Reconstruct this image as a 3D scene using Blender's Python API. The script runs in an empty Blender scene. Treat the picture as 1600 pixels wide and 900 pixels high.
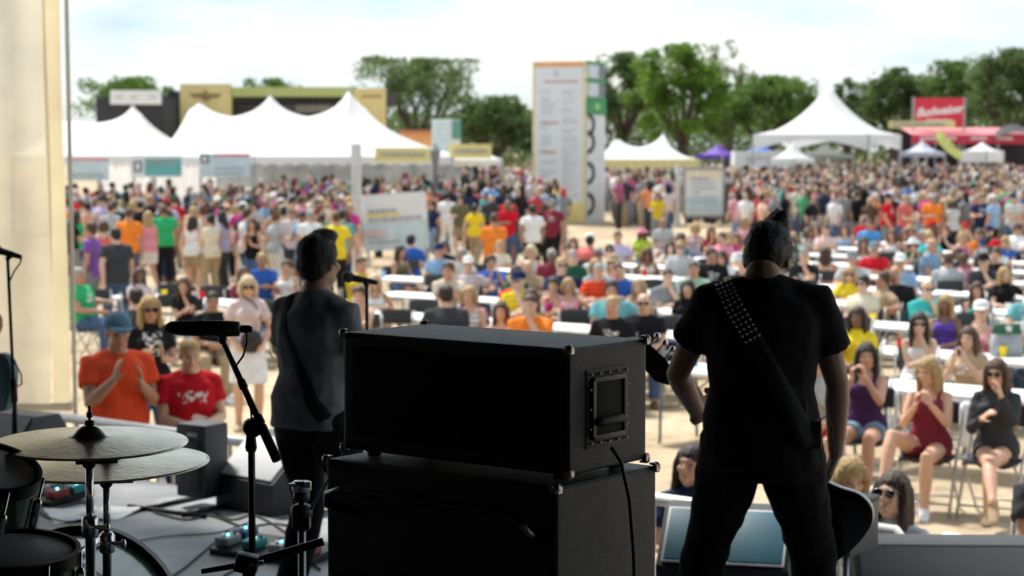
import bpy, bmesh, math, random
import numpy as np
from mathutils import Vector, Matrix, noise
from mathutils.bvhtree import BVHTree

R = math.radians
rnd = random.Random(11)
S = bpy.context.scene
COL = S.collection

# ------------------------------------------------------------------ camera
CAM_Z, HORIZON, FPX = 2.9, 236.0, 3111.0
PITCH = math.atan((450 - HORIZON) / FPX)
cam_data = bpy.data.cameras.new('camera')
cam_data.sensor_width = 36.0
cam_data.lens = FPX * 36.0 / 1600.0
cam_data.clip_end = 2000
cam_data.clip_start = 0.1
cam_data.dof.use_dof = True
cam_data.dof.focus_distance = 5.0
cam_data.dof.aperture_fstop = 4.8
cam_data.dof.aperture_blades = 7
cam = bpy.data.objects.new('camera', cam_data)
COL.objects.link(cam)
cam.location = (0, 0, CAM_Z)
cam.rotation_euler = (R(90) - PITCH, 0, 0)
S.camera = cam

# ------------------------------------------------------------------ sky and sun
SUN_DIR = Vector((-0.34, 0.55, 1.02)).normalized()       # towards the sun: high, over the audience
sun_el = math.asin(SUN_DIR.z)
w = bpy.data.worlds.new('World'); S.world = w; w.use_nodes = True
nt = w.node_tree; nt.nodes.clear()
def N(tree, kind, **kw):
    n = tree.nodes.new(kind)
    for k, v in kw.items(): setattr(n, k, v)
    return n
sky = N(nt, 'ShaderNodeTexSky', sky_type='NISHITA', sun_disc=False)
sky.sun_elevation = sun_el
sky.sun_rotation = math.atan2(SUN_DIR.x, SUN_DIR.y)
sky.dust_density = 2.0
tc = N(nt, 'ShaderNodeTexCoord')
mp = N(nt, 'ShaderNodeMapping'); mp.inputs['Scale'].default_value = (1.0, 1.0, 3.4)
nz = N(nt, 'ShaderNodeTexNoise'); nz.inputs['Scale'].default_value = 4.2; nz.inputs['Detail'].default_value = 7; nz.inputs['Roughness'].default_value = 0.52
cr = N(nt, 'ShaderNodeValToRGB'); cr.color_ramp.elements[0].position = 0.38; cr.color_ramp.elements[1].position = 0.56
cr.color_ramp.elements[0].color = (.5, .5, .5, 1)
nz2 = N(nt, 'ShaderNodeTexNoise'); nz2.inputs['Scale'].default_value = 9; nz2.inputs['Detail'].default_value = 6
cr2 = N(nt, 'ShaderNodeValToRGB')
cr2.color_ramp.elements[0].position = .38; cr2.color_ramp.elements[0].color = (3.1, 3.9, 4.35, 1)
cr2.color_ramp.elements[1].position = .62; cr2.color_ramp.elements[1].color = (4.75, 4.98, 5.1, 1)
mx = N(nt, 'ShaderNodeMix', data_type='RGBA')
bg = N(nt, 'ShaderNodeBackground'); bg.inputs['Strength'].default_value = 0.1
wo = N(nt, 'ShaderNodeOutputWorld')
L = nt.links.new
L(tc.outputs['Generated'], mp.inputs['Vector']); L(mp.outputs['Vector'], nz.inputs['Vector']); L(mp.outputs['Vector'], nz2.inputs['Vector'])
L(nz.outputs['Fac'], cr.inputs['Fac']); L(nz2.outputs['Fac'], cr2.inputs['Fac'])
L(cr.outputs['Color'], mx.inputs['Factor']); L(sky.outputs['Color'], mx.inputs['A']); L(cr2.outputs['Color'], mx.inputs['B'])
L(mx.outputs['Result'], bg.inputs['Color']); L(bg.outputs['Background'], wo.inputs['Surface'])

sd = bpy.data.lights.new('sun', 'SUN'); sd.energy = 2.9; sd.angle = R(9); sd.color = (1, .965, .91)
sun = bpy.data.objects.new('sun', sd); COL.objects.link(sun)
sun.rotation_euler = (-SUN_DIR).to_track_quat('-Z', 'Y').to_euler()

# ------------------------------------------------------------------ exposure, render
S.view_settings.view_transform = 'Standard'; S.view_settings.look = 'None'
S.view_settings.exposure = 1.22; S.view_settings.gamma = 1.0
S.render.engine = 'CYCLES'
S.cycles.use_denoising = True
S.cycles.max_bounces = 6; S.cycles.diffuse_bounces = 3; S.cycles.transparent_max_bounces = 12
S.cycles.sample_clamp_indirect = 8

# ------------------------------------------------------------------ places
ANG = R(-40)                                              # the stage front and the table rows run this way
DV = Vector((math.cos(ANG), math.sin(ANG), 0)); NV = Vector((-math.sin(ANG), math.cos(ANG), 0))
STAGE = 0.85
def gz(y):
    if y <= 45: return 0.0
    t = y - 45
    return 0.0125 * t * min(1, t / 20)
CP, SP = math.cos(PITCH), math.sin(PITCH)
def ray(u, v):
    a, b = (u - 800) / FPX, (450 - v) / FPX
    return Vector((a, CP + b * SP, -SP + b * CP))
def at(u, v, Y):
    d = ray(u, v); return Vector((0, 0, CAM_Z)) + d * (Y / d.y)
def on(u, v, z):
    d = ray(u, v); return Vector((0, 0, CAM_Z)) + d * ((z - CAM_Z) / d.z)
def proj(p):
    d = Vector(p) - Vector((0, 0, CAM_Z))
    w_ = d.y * CP - d.z * SP
    return 800 + FPX * d.x / w_, 450 - FPX * (d.y * SP + d.z * CP) / w_
def stand(u, v, h):
    """where on the ground someone stands whose top, h metres up, is seen at (u, v)"""
    y = 30.0
    for _ in range(60):
        dr = ray(u, v); z = gz(y) + h
        if dr.z >= -1e-4: break
        y2 = dr.y * (z - CAM_Z) / dr.z
        y += .5 * (min(max(y2, 5), 140) - y)
    d = ray(u, v)
    return Vector((d.x / d.y * y, y, gz(y)))
def DN(p): return Vector((p[0] * DV.x + p[1] * DV.y, p[0] * NV.x + p[1] * NV.y))
def xy(a, n, z=0): return DV * a + NV * n + Vector((0, 0, z))

# ------------------------------------------------------------------ materials
MATS = {}
def mat(name, col, rough=.6, metal=0, var=.12, scale=6, bump=0, bscale=80, spec=.5, trans=0, alpha=1, detail=4, col2=None, coat=0):
    if name in MATS: return MATS[name]
    m = bpy.data.materials.new(name); m.use_nodes = True
    t = m.node_tree; b = t.nodes['Principled BSDF']
    b.inputs['Roughness'].default_value = rough; b.inputs['Metallic'].default_value = metal
    b.inputs['Specular IOR Level'].default_value = spec
    b.inputs['Coat Weight'].default_value = coat
    c = Vector(col[:3])
    tcn = N(t, 'ShaderNodeTexCoord'); n = N(t, 'ShaderNodeTexNoise')
    n.inputs['Scale'].default_value = scale; n.inputs['Detail'].default_value = detail
    r = N(t, 'ShaderNodeValToRGB')
    c2 = Vector(col2) if col2 else c * (1 + var)
    c1 = c if col2 else c * (1 - var)
    r.color_ramp.elements[0].color = (*c1, 1); r.color_ramp.elements[1].color = (*[min(1, x) for x in c2], 1)
    r.color_ramp.elements[0].position = .33; r.color_ramp.elements[1].position = .67
    t.links.new(tcn.outputs['Object'], n.inputs['Vector']); t.links.new(n.outputs['Fac'], r.inputs['Fac'])
    t.links.new(r.outputs['Color'], b.inputs['Base Color'])
    if bump:
        n2 = N(t, 'ShaderNodeTexNoise'); n2.inputs['Scale'].default_value = bscale; n2.inputs['Detail'].default_value = 3
        bp = N(t, 'ShaderNodeBump'); bp.inputs['Strength'].default_value = bump; bp.inputs['Distance'].default_value = .01
        t.links.new(tcn.outputs['Object'], n2.inputs['Vector']); t.links.new(n2.outputs['Fac'], bp.inputs['Height']); t.links.new(bp.outputs['Normal'], b.inputs['Normal'])
    out = t.nodes['Material Output']
    last = b.outputs['BSDF']
    if trans:
        tr = N(t, 'ShaderNodeBsdfTranslucent'); t.links.new(r.outputs['Color'], tr.inputs['Color'])
        ms = N(t, 'ShaderNodeMixShader'); ms.inputs[0].default_value = trans
        t.links.new(last, ms.inputs[1]); t.links.new(tr.outputs[0], ms.inputs[2]); last = ms.outputs[0]
    if alpha < 1:
        tp = N(t, 'ShaderNodeBsdfTransparent'); ms = N(t, 'ShaderNodeMixShader'); ms.inputs[0].default_value = alpha
        t.links.new(tp.outputs[0], ms.inputs[1]); t.links.new(last, ms.inputs[2]); last = ms.outputs[0]
    t.links.new(last, out.inputs['Surface'])
    MATS[name] = m
    return m
def tinted(name, rough, attr=None, mode='mul', var=.1, scale=30, bump=.0, spec=.3, bscale=60):
    """colour comes from the object itself (obj.color); attr multiplies it (skin) or mixes print over it"""
    if name in MATS: return MATS[name]
    m = bpy.data.materials.new(name); m.use_nodes = True
    t = m.node_tree; b = t.nodes['Principled BSDF']
    b.inputs['Roughness'].default_value = rough; b.inputs['Specular IOR Level'].default_value = spec
    oi = N(t, 'ShaderNodeObjectInfo'); tcn = N(t, 'ShaderNodeTexCoord'); n = N(t, 'ShaderNodeTexNoise')
    n.inputs['Scale'].default_value = scale; n.inputs['Detail'].default_value = 3
    mr = N(t, 'ShaderNodeMapRange'); mr.inputs['From Min'].default_value = .3; mr.inputs['From Max'].default_value = .7
    mr.inputs['To Min'].default_value = 1 - var; mr.inputs['To Max'].default_value = 1 + var
    vm = N(t, 'ShaderNodeVectorMath', operation='SCALE')
    t.links.new(tcn.outputs['Object'], n.inputs['Vector']); t.links.new(n.outputs['Fac'], mr.inputs['Value'])
    t.links.new(oi.outputs['Color'], vm.inputs[0]); t.links.new(mr.outputs['Result'], vm.inputs['Scale'])
    last = vm.outputs[0]
    if attr:
        at_ = N(t, 'ShaderNodeAttribute', attribute_name=attr)
        if mode == 'mul':
            v2 = N(t, 'ShaderNodeVectorMath', operation='MULTIPLY')
            t.links.new(last, v2.inputs[0]); t.links.new(at_.outputs['Vector'], v2.inputs[1]); last = v2.outputs[0]
        else:
            mm = N(t, 'ShaderNodeMix', data_type='RGBA'); mm.inputs['B'].default_value = (.75, .75, .74, 1)
            t.links.new(at_.outputs['Fac'], mm.inputs['Factor']); t.links.new(last, mm.inputs['A']); last = mm.outputs['Result']
    t.links.new(last, b.inputs['Base Color'])
    if bump:
        n2 = N(t, 'ShaderNodeTexNoise'); n2.inputs['Scale'].default_value = bscale; n2.inputs['Detail'].default_value = 3
        bp = N(t, 'ShaderNodeBump'); bp.inputs['Strength'].default_value = bump; bp.inputs['Distance'].default_value = .01
        t.links.new(tcn.outputs['Object'], n2.inputs['Vector']); t.links.new(n2.outputs['Fac'], bp.inputs['Height']); t.links.new(bp.outputs['Normal'], b.inputs['Normal'])
    MATS[name] = m
    return m
M_SKIN = tinted('skin', .5, 'paint', 'mul', var=.06, scale=14, spec=.4)
def patterned():
    m = tinted('shirt_cloth', .9, 'paint', 'mix', var=.10, scale=9, bump=.5, bscale=26, spec=.15); t = m.node_tree
    oi = [n for n in t.nodes if n.type == 'OBJECT_INFO'][0]; tcn = [n for n in t.nodes if n.type == 'TEX_COORD'][0]; vm = [n for n in t.nodes if n.type == 'VECT_MATH'][0]; mr = [n for n in t.nodes if n.type == 'MAP_RANGE'][0]; mm = [n for n in t.nodes if n.type == 'MIX'][0]; at_ = [n for n in t.nodes if n.type == 'ATTRIBUTE'][0]
    def mth(op, a, b=None):
        n = N(t, 'ShaderNodeMath', operation=op)
        for i, q in enumerate((a, b)):
            if q is None: continue
            if isinstance(q, (int, float)): n.inputs[i].default_value = q
            else: t.links.new(q, n.inputs[i])
        return n.outputs[0]
    sx = N(t, 'ShaderNodeSeparateXYZ'); t.links.new(tcn.outputs['Object'], sx.inputs[0]); rd = oi.outputs['Random']
    st_ = mth('GREATER_THAN', mth('SINE', mth('MULTIPLY', sx.outputs['Z'], 105)), .15); ck = mth('GREATER_THAN', mth('SINE', mth('MULTIPLY', sx.outputs['X'], 120)), .2)
    g1 = mth('GREATER_THAN', rd, .86); g2 = mth('MULTIPLY', mth('GREATER_THAN', rd, .74), mth('LESS_THAN', rd, .86))
    pat = mth('ADD', mth('MULTIPLY', g1, st_), mth('MULTIPLY', g2, mth('MULTIPLY', mth('ADD', st_, ck), .5)))
    t.links.new(mth('MULTIPLY', mr.outputs['Result'], mth('SUBTRACT', 1, mth('MULTIPLY', pat, .5))), vm.inputs['Scale'])
    t.links.new(mth('MULTIPLY', at_.outputs['Fac'], mth('LESS_THAN', rd, .33)), mm.inputs['Factor'])
    return m
M_TOP = patterned()
M_CLOTH = tinted('cloth', .9, var=.10, scale=9, bump=.5, bscale=26, spec=.15)
M_PRINT = tinted('printed_cloth', .9, 'paint', 'mix', var=.10, scale=9, bump=.5, bscale=26, spec=.15)
M_HAIR = tinted('hair', .55, var=.3, scale=70, bump=.8, bscale=120, spec=.4)
M_GLASSES = mat('dark_lens', (.01, .01, .012), .12, var=0)
M_BLACKMETAL = mat('black_metal', (.012, .012, .013), .38, .4, var=.2, scale=30)
M_CHROME = mat('chrome', (.7, .7, .72), .16, 1, var=.06, scale=20)
M_STEEL = mat('grey_steel', (.36, .37, .38), .4, .7, var=.15, scale=12)
M_VINYL = mat('black_vinyl', (.020, .021, .023), .46, var=.35, scale=14, bump=.45, bscale=420)
M_BLACKPL = mat('black_plastic', (.014, .014, .015), .45, var=.2, scale=25)
M_RUBBER = mat('black_rubber', (.01, .01, .01), .6, var=.1)

# ------------------------------------------------------------------ mesh builder
class MB:
    def __init__(s): s.v, s.f, s.m = [], [], []
    def add(s, vs, fs, mi=0):
        o = len(s.v); s.v += [tuple(p) for p in vs]; s.f += [tuple(i + o for i in f) for f in fs]; s.m += [mi] * len(fs); return s
    def box(s, c, d, rot=None, mi=0):
        c = Vector(c); hx, hy, hz = d[0] / 2, d[1] / 2, d[2] / 2
        vs = [Vector((x, y, z)) for x in (-hx, hx) for y in (-hy, hy) for z in (-hz, hz)]
        if rot is not None: vs = [rot @ p for p in vs]
        return s.add([c + p for p in vs], [(0, 1, 3, 2), (4, 6, 7, 5), (0, 4, 5, 1), (2, 3, 7, 6), (0, 2, 6, 4), (1, 5, 7, 3)], mi)
    def loft(s, cs, rs, n=10, axes=None, cap='flat', mi=0, e=None):
        """rings of half sizes rs[i] = (rx, ry) round the centres cs"""
        cs = [Vector(c) for c in cs]; rs = [(r, r) if not isinstance(r, (tuple, list)) else r for r in rs]
        if axes is None:
            axes = []; prev = None
            for i in range(len(cs)):
                t = (cs[min(i + 1, len(cs) - 1)] - cs[max(i - 1, 0)])
                t = t.normalized() if t.length > 1e-9 else Vector((0, 0, 1))
                if prev is None:
                    ref = Vector((1, 0, 0)) if abs(t.x) < .8 else Vector((0, 1, 0))
                    a = (ref - t * ref.dot(t)).normalized()
                else:
                    a = (prev - t * prev.dot(t)).normalized()
                prev = a; axes.append((a, t.cross(a)))
        elif isinstance(axes, tuple): axes = [axes] * len(cs)
        C, RR, A = list(cs), list(rs), list(axes)
        def dome(i, j):
            dr = (cs[i] - cs[j]).normalized(); out = []
            for a in (.5, .85):
                out.append((cs[i] + dr * (sum(rs[i]) / 2) * math.sin(a * 1.57), (rs[i][0] * math.cos(a * 1.57), rs[i][1] * math.cos(a * 1.57)), axes[i]))
            return out
        if cap == 'round':
            h, t_ = dome(0, 1), dome(-1, -2)
            C = [x[0] for x in reversed(h)] + C + [x[0] for x in t_]
            RR = [x[1] for x in reversed(h)] + RR + [x[1] for x in t_]
            A = [x[2] for x in reversed(h)] + A + [x[2] for x in t_]
        vs = []
        for c, r, (a, b) in zip(C, RR, A):
            for k in range(n):
                th = 2 * math.pi * k / n; co, si = math.cos(th), math.sin(th)
                if e: co = math.copysign(abs(co) ** e, co); si = math.copysign(abs(si) ** e, si)
                vs.append(c + a * (r[0] * co) + b * (r[1] * si))
        fs = []
        for i in range(len(C) - 1):
            for k in range(n):
                fs.append((i * n + k, i * n + (k + 1) % n, (i + 1) * n + (k + 1) % n, (i + 1) * n + k))
        fs.append(tuple(reversed(range(n)))); fs.append(tuple(range((len(C) - 1) * n, len(C) * n)))
        return s.add(vs, fs, mi)
    def cyl(s, a, b, r, r2=None, n=10, mi=0): return s.loft([a, b], [r, r if r2 is None else r2], n, mi=mi)
    def tube(s, pts, r, n=6, mi=0): return s.loft(pts, [r] * len(pts) if not isinstance(r, list) else r, n, mi=mi)
    def ell(s, c, r, rot=None, n=12, k=7, mi=0):
        c = Vector(c); vs, fs = [], []
        for i in range(k + 1):
            ph = math.pi * i / k
            for j in range(n):
                th = 2 * math.pi * j / n
                p = Vector((r[0] * math.sin(ph) * math.cos(th), r[1] * math.sin(ph) * math.sin(th), r[2] * math.cos(ph)))
                vs.append(c + (rot @ p if rot is not None else p))
        for i in range(k):
            for j in range(n): fs.append((i * n + j, (i + 1) * n + j, (i + 1) * n + (j + 1) % n, i * n + (j + 1) % n))
        return s.add(vs, fs, mi)
    def lathe(s, prof, c=(0, 0, 0), n=24, rot=None, mi=0, closed=True):
        c = Vector(c); vs = []
        for r, z in prof:
            for j in range(n):
                th = 2 * math.pi * j / n; p = Vector((r * math.cos(th), r * math.sin(th), z))
                vs.append(c + (rot @ p if rot is not None else p))
        fs = [(i * n + j, i * n + (j + 1) % n, (i + 1) * n + (j + 1) % n, (i + 1) * n + j) for i in range(len(prof) - 1) for j in range(n)]
        if closed: fs += [tuple(reversed(range(n))), tuple(range((len(prof) - 1) * n, len(prof) * n))]
        return s.add(vs, fs, mi)
    def grid(s, nu, nv, fn, mi=0, thick=0):
        vs = [Vector(fn(i / (nu - 1), j / (nv - 1))) for j in range(nv) for i in range(nu)]
        fs = [(j * nu + i, j * nu + i + 1, (j + 1) * nu + i + 1, (j + 1) * nu + i) for j in range(nv - 1) for i in range(nu - 1)]
        return s.add(vs, fs, mi)
    def prism(s, pts, M, t, mi=0):
        """outline pts (x, y) extruded t along z, placed by matrix M"""
        n = len(pts)
        vs = [M @ Vector((x, y, 0)) for x, y in pts] + [M @ Vector((x, y, t)) for x, y in pts]
        return s.add(vs, [tuple(reversed(range(n))), tuple(range(n, 2 * n))] + [(i, (i + 1) % n, n + (i + 1) % n, n + i) for i in range(n)], mi)
    def mesh(s, name, smooth=False):
        me = bpy.data.meshes.new(name); me.from_pydata(s.v, [], s.f)
        if any(s.m): me.polygons.foreach_set('material_index', s.m)
        if smooth: me.polygons.foreach_set('use_smooth', [True] * len(s.f))
        me.update(); return me
    def build(s, name, mats, parent=None, smooth=False, bevel=0, auto=None, seg=2):
        me = s.mesh(name, smooth)
        if bevel or auto is not None:
            bm = bmesh.new(); bm.from_mesh(me)
            bmesh.ops.recalc_face_normals(bm, faces=bm.faces)
            if bevel:
                es = [e for e in bm.edges if len(e.link_faces) == 2 and e.calc_face_angle(0) > .5]
                bmesh.ops.bevel(bm, geom=es, offset=bevel, segments=seg, affect='EDGES', profile=.6)
            for f in bm.faces: f.smooth = True
            for e in bm.edges:
                if len(e.link_faces) == 2 and e.calc_face_angle(0) > (auto or .6): e.smooth = False
            bm.to_mesh(me); bm.free()
        return link(name, me, mats, parent)
def link(name, me, mats=None, parent=None):
    if mats is not None and not me.materials:
        for m in (mats if isinstance(mats, (list, tuple)) else [mats]): me.materials.append(m)
    o = bpy.data.objects.new(name, me); COL.objects.link(o)
    if parent is not None: o.parent = parent
    return o
LABELS = {}
def tag(o, label=None, cat=None, group=None, kind=None):
    if label: o['label'] = label; LABELS[label] = LABELS.get(label, 0) + 1
    if cat: o['category'] = cat
    if group: o['group'] = group
    if kind: o['kind'] = kind
    return o
def empty(name, loc=(0, 0, 0), rz=0, label=None, cat=None, group=None):
    o = bpy.data.objects.new(name, None); COL.objects.link(o); o.empty_display_size = .2
    o.location = loc; o.rotation_euler = (0, 0, rz)
    return tag(o, label, cat, group)
def copy_tree(o, parent=None):
    c = o.copy(); COL.objects.link(c); c.parent = parent
    for ch in list(o.children): copy_tree(ch, c)
    return c
def frame_to(dirv, up=(0, 0, 1)):
    z = Vector(dirv).normalized(); x = Vector(up).cross(z)
    if x.length < 1e-4: x = Vector((1, 0, 0))
    x.normalize(); y = z.cross(x)
    return Matrix((x, y, z)).transposed()
RZ = lambda a: Matrix.Rotation(a, 3, 'Z')
def ordinal(i): return ['first', 'second', 'third', 'fourth', 'fifth', 'sixth', 'seventh', 'eighth', 'ninth', 'tenth', 'eleventh', 'twelfth'][i]
# ================================================================== the setting
def ground():
    m = bpy.data.materials.new('trodden_sand'); m.use_nodes = True; t = m.node_tree; b = t.nodes['Principled BSDF']
    b.inputs['Roughness'].default_value = .95; b.inputs['Specular IOR Level'].default_value = .1
    tcn = N(t, 'ShaderNodeTexCoord')
    n1 = N(t, 'ShaderNodeTexNoise'); n1.inputs['Scale'].default_value = .55; n1.inputs['Detail'].default_value = 8; n1.inputs['Roughness'].default_value = .62
    r1 = N(t, 'ShaderNodeValToRGB')
    e = r1.color_ramp.elements; e[0].position = .3; e[0].color = (.30, .225, .145, 1); e[1].position = .62; e[1].color = (.50, .40, .275, 1)
    n2 = N(t, 'ShaderNodeTexNoise'); n2.inputs['Scale'].default_value = 5; n2.inputs['Detail'].default_value = 6
    r2 = N(t, 'ShaderNodeValToRGB'); e = r2.color_ramp.elements; e[0].position = .28; e[0].color = (.62, .60, .54, 1); e[1].position = .5; e[1].color = (1, 1, 1, 1)
    mm = N(t, 'ShaderNodeMix', data_type='RGBA', blend_type='MULTIPLY'); mm.inputs['Factor'].default_value = .8
    n3 = N(t, 'ShaderNodeTexNoise'); n3.inputs['Scale'].default_value = 9; n3.inputs['Detail'].default_value = 5
    bp = N(t, 'ShaderNodeBump'); bp.inputs['Strength'].default_value = .7; bp.inputs['Distance'].default_value = .05
    for n in (n1, n2, n3): t.links.new(tcn.outputs['Object'], n.inputs['Vector'])
    t.links.new(n1.outputs['Fac'], r1.inputs['Fac']); t.links.new(n2.outputs['Fac'], r2.inputs['Fac'])
    t.links.new(r1.outputs['Color'], mm.inputs['A']); t.links.new(r2.outputs['Color'], mm.inputs['B']); t.links.new(mm.outputs['Result'], b.inputs['Base Color'])
    t.links.new(n3.outputs['Fac'], bp.inputs['Height']); t.links.new(bp.outputs['Normal'], b.inputs['Normal'])
    mb = MB(); ys = [-60, -20, 0, 10, 20, 30, 40, 45, 48, 52, 56, 60, 65, 70, 80, 90, 100, 110, 120, 140]
    vs = []
    for y in ys:
        for x in (-400, -60, -20, 0, 20, 60, 400): vs.append((x, y, gz(y)))
    for x in (-400, -60, -20, 0, 20, 60, 400): vs.append((x * 3, 1200, gz(140)))
    k = 7; fs = [(j * k + i, j * k + i + 1, (j + 1) * k + i + 1, (j + 1) * k + i) for j in range(len(ys)) for i in range(k - 1)]
    mb.add(vs, fs); o = mb.build('ground', m, smooth=True); tag(o, kind='structure')
ground()

# ------------------------------------------------------------------ stage
ROTA = Matrix.Rotation(ANG, 3, 'Z')
def abox(mb, a0, a1, n0, n1, z0, z1, mi=0):
    return mb.box(xy((a0 + a1) / 2, (n0 + n1) / 2, (z0 + z1) / 2), (a1 - a0, n1 - n0, z1 - z0), ROTA, mi)
NFRONT = 10.35 * NV.y
m_deck = mat('stage_grey', (.27, .275, .285), .5, var=.4, scale=2.2, bump=.15, bscale=30, detail=8)
m_drape = mat('black_drape', (.006, .006, .007), .95, var=.2, scale=3, spec=.1)
st = empty('stage', xy(-5, 3, 0), label='low grey stage platform under the musicians and their gear', cat='stage')
def keep(o, par):      # child given in world coordinates
    o.parent = par; o.matrix_parent_inverse = Matrix.LocRotScale(par.location, par.rotation_euler, None).inverted(); return o
mb = MB(); abox(mb, -12.2, 2.2, -3, NFRONT, STAGE - .1, STAGE); keep(mb.build('deck', m_deck), st)
mb = MB(); abox(mb, -12.15, 2.15, NFRONT - .08, NFRONT - .03, 0, STAGE - .1); keep(mb.build('skirt', m_drape), st)
mb = MB(); abox(mb, -12.2, 2.2, NFRONT, NFRONT + .03, STAGE - .09, STAGE + .002); keep(mb.build('edge_trim', mat('alu', (.5, .5, .5), .35, .8)), st)
rf = empty('stage_roof', xy(-5, 3, 5), label='black tarpaulin roof stretched over the stage', cat='roof')
mb = MB(); abox(mb, -13, 3, -3.2, 8.15, 5, 5.12); keep(mb.build('roof_sheet', m_drape), rf)
for a in (-12.9, 2.9):
    mb = MB(); mb.cyl(xy(a, 8.0, 0), xy(a, 8.0, 5), .06); keep(mb.build('post', M_STEEL), rf)
def drape(label, p0, p1, z0, z1):  # unseen cloth added out of view to keep the foreground dark
    mb = MB(); p0, p1 = Vector(p0), Vector(p1); nrm = (p1 - p0).cross(Vector((0, 0, 1))).normalized()
    ln = (p1 - p0).length
    mb.grid(int(ln * 8), 5, lambda s, t: p0.lerp(p1, s) + nrm * .09 * math.sin(s * ln * 7 + math.sin(s * ln * 2.3)) + Vector((0, 0, z0 + (z1 - z0) * t)))
    o = mb.build('shade_drape', m_drape, smooth=True); tag(o, label, 'drape', 'unseen black drapes added to darken the stage')
drape('unseen black drape added across the back of the stage to darken it', xy(-12.6, -2.9), xy(2.6, -2.9), .86, 5)
drape('unseen black drape added beside the riser to cut side light', xy(-12.7, -2.8), xy(-12.7, 2.5), .86, 5)
drape('unseen black drape added on the bass side to cut side light', xy(2.6, -2.8), xy(2.6, 7.6), .86, 5)
rs = MB(); abox(rs, -6.4, -3.75, 1.2, 3.95, STAGE + .002, STAGE + .3)
tag(rs.build('drum_riser', mat('riser_black', (.02, .02, .022), .8), bevel=.01), 'low black drum riser under the drum kit', 'riser')
RISER = STAGE + .3

# ------------------------------------------------------------------ scrim wing on the left
def scrim():
    Y = 16.0
    r = empty('side_scrim', at(50, 628, Y), label='tall cream translucent scrim with yellow edge band beside the stage', cat='scrim')
    zb = at(50, 628, Y).z; x1 = at(112, 628, Y).x; x0 = x1 - 3.2
    def cloth(xa, xb, amp, ph, yy):
        def fn(s, t):
            x = xa + (xb - xa) * s; z = zb + t * 7.2
            return (x + .02 * math.sin(t * 9 + ph), yy + amp * math.sin(x * 5.3 + ph + .4 * math.sin(t * 5)) + amp * .45 * math.sin(x * 12.1 + t * 2.5), z)
        return fn
    m1 = mat('cream_scrim', (.64, .575, .43), .9, var=.14, scale=1.6, trans=.5, alpha=.86, spec=.1)
    m2 = mat('yellow_band', (.68, .59, .38), .9, var=.10, scale=1.4, trans=.55, spec=.1)
    mb = MB(); mb.grid(90, 40, cloth(x0, x1 - .145, .10, 0, Y)); keep(mb.build('scrim_cloth', m1, smooth=True), r)
    mb = MB(); mb.grid(14, 40, cloth(x1 - .16, x1 - .02, .02, 1.1, Y - .05)); keep(mb.build('edge_band', m2, smooth=True), r)
    mg = mat('dull_pipe', (.50, .47, .38), .6)
    mb = MB(); mb.cyl((x1 + .035, Y, 0), (x1 - .02, Y, zb + 7.2), .018); keep(mb.build('upright_pole', mg), r)
    mb = MB(); mb.cyl((x0, Y, zb - .03), (x1, Y, zb - .03), .045); keep(mb.build('bottom_pipe', mg), r)
    mb = MB(); mb.cyl((x0, Y, 0), (x0, Y, zb + 7.2), .05); keep(mb.build('upright_pole', mg), r)
scrim()

# ------------------------------------------------------------------ tents
M_TENT = mat('white_tent_vinyl', (.82, .82, .82), .55, var=.03, scale=.6, trans=.38, spec=.25)
M_TPOLE = mat('tent_pole', (.42, .42, .41), .4, .5)
def ridge_tent(name, label, x0, x1, yc, hd, eave, peaks, saddle, val=.32, mat_=None, wall=True, w=1.1, endl=1, endr=1, group=None, valmat=None, el=None, wm=None):
    r = empty(name, ((x0 + x1) / 2, yc, gz(yc)), label=label, cat='tent', group=group)
    el = el or hd
    def hz(x, y):
        ey = max(0, 1 - abs(y - yc) / hd)
        best = saddle
        for px, pz in peaks:
            dd = abs(x - px) / w
            best = max(best, saddle + (pz - saddle) * math.exp(-dd * 1.7))
        en = 1.0
        if endl: en = min(en, (x - x0) / el)
        if endr: en = min(en, (x1 - x) / el)
        k = min(1, max(0, en)); q = min(ey, k)
        return eave + (best - eave) * (.55 * q + .45 * q ** 2.2)
    mb = MB(); mb.grid(90, 33, lambda s, t: (x0 + (x1 - x0) * s, yc - hd + 2 * hd * t, hz(x0 + (x1 - x0) * s, yc - hd + 2 * hd * t)))
    keep(mb.build('canopy', mat_ or M_TENT, smooth=True), r)
    nb = max(4, int((x1 - x0) / .5))
    for yy, nm in ((yc - hd - .01, 'valance'), (yc + hd + .01, 'valance')):
        mb = MB(); mb.grid(nb * 4 + 1, 3, lambda s, t: (x0 + (x1 - x0) * s, yy, eave + .02 - t * (val - .07 * abs(math.sin(s * nb * math.pi)))))
        keep(mb.build(nm, valmat or mat_ or M_TENT, smooth=True), r)
    for xx in (x0, x1):
        mb = MB(); mb.grid(20, 2, lambda s, t: (xx, yc - hd + 2 * hd * s, eave + .02 - t * val)); keep(mb.build('valance', mat_ or M_TENT), r)
    if wall:
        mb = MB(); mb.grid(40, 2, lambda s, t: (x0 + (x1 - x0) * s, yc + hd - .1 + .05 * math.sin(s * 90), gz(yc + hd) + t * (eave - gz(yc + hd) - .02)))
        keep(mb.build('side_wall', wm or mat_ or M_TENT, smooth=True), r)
    k = max(2, int((x1 - x0) / 2.6) + 1)
    for i in range(k):
        x = x0 + (x1 - x0) * i / (k - 1)
        mb = MB(); mb.cyl((x, yc - hd + .03, gz(yc - hd)), (x, yc - hd + .03, eave), .045, n=8); keep(mb.build('pole', M_TPOLE), r)
    for px, pz in peaks:
        mb = MB(); mb.cyl((px, yc, gz(yc)), (px, yc, pz + .05), .05, n=8); keep(mb.build('centre_pole', M_TPOLE), r)
    return r
X = lambda u, Y: (u - 800) / FPX * Y
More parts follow.
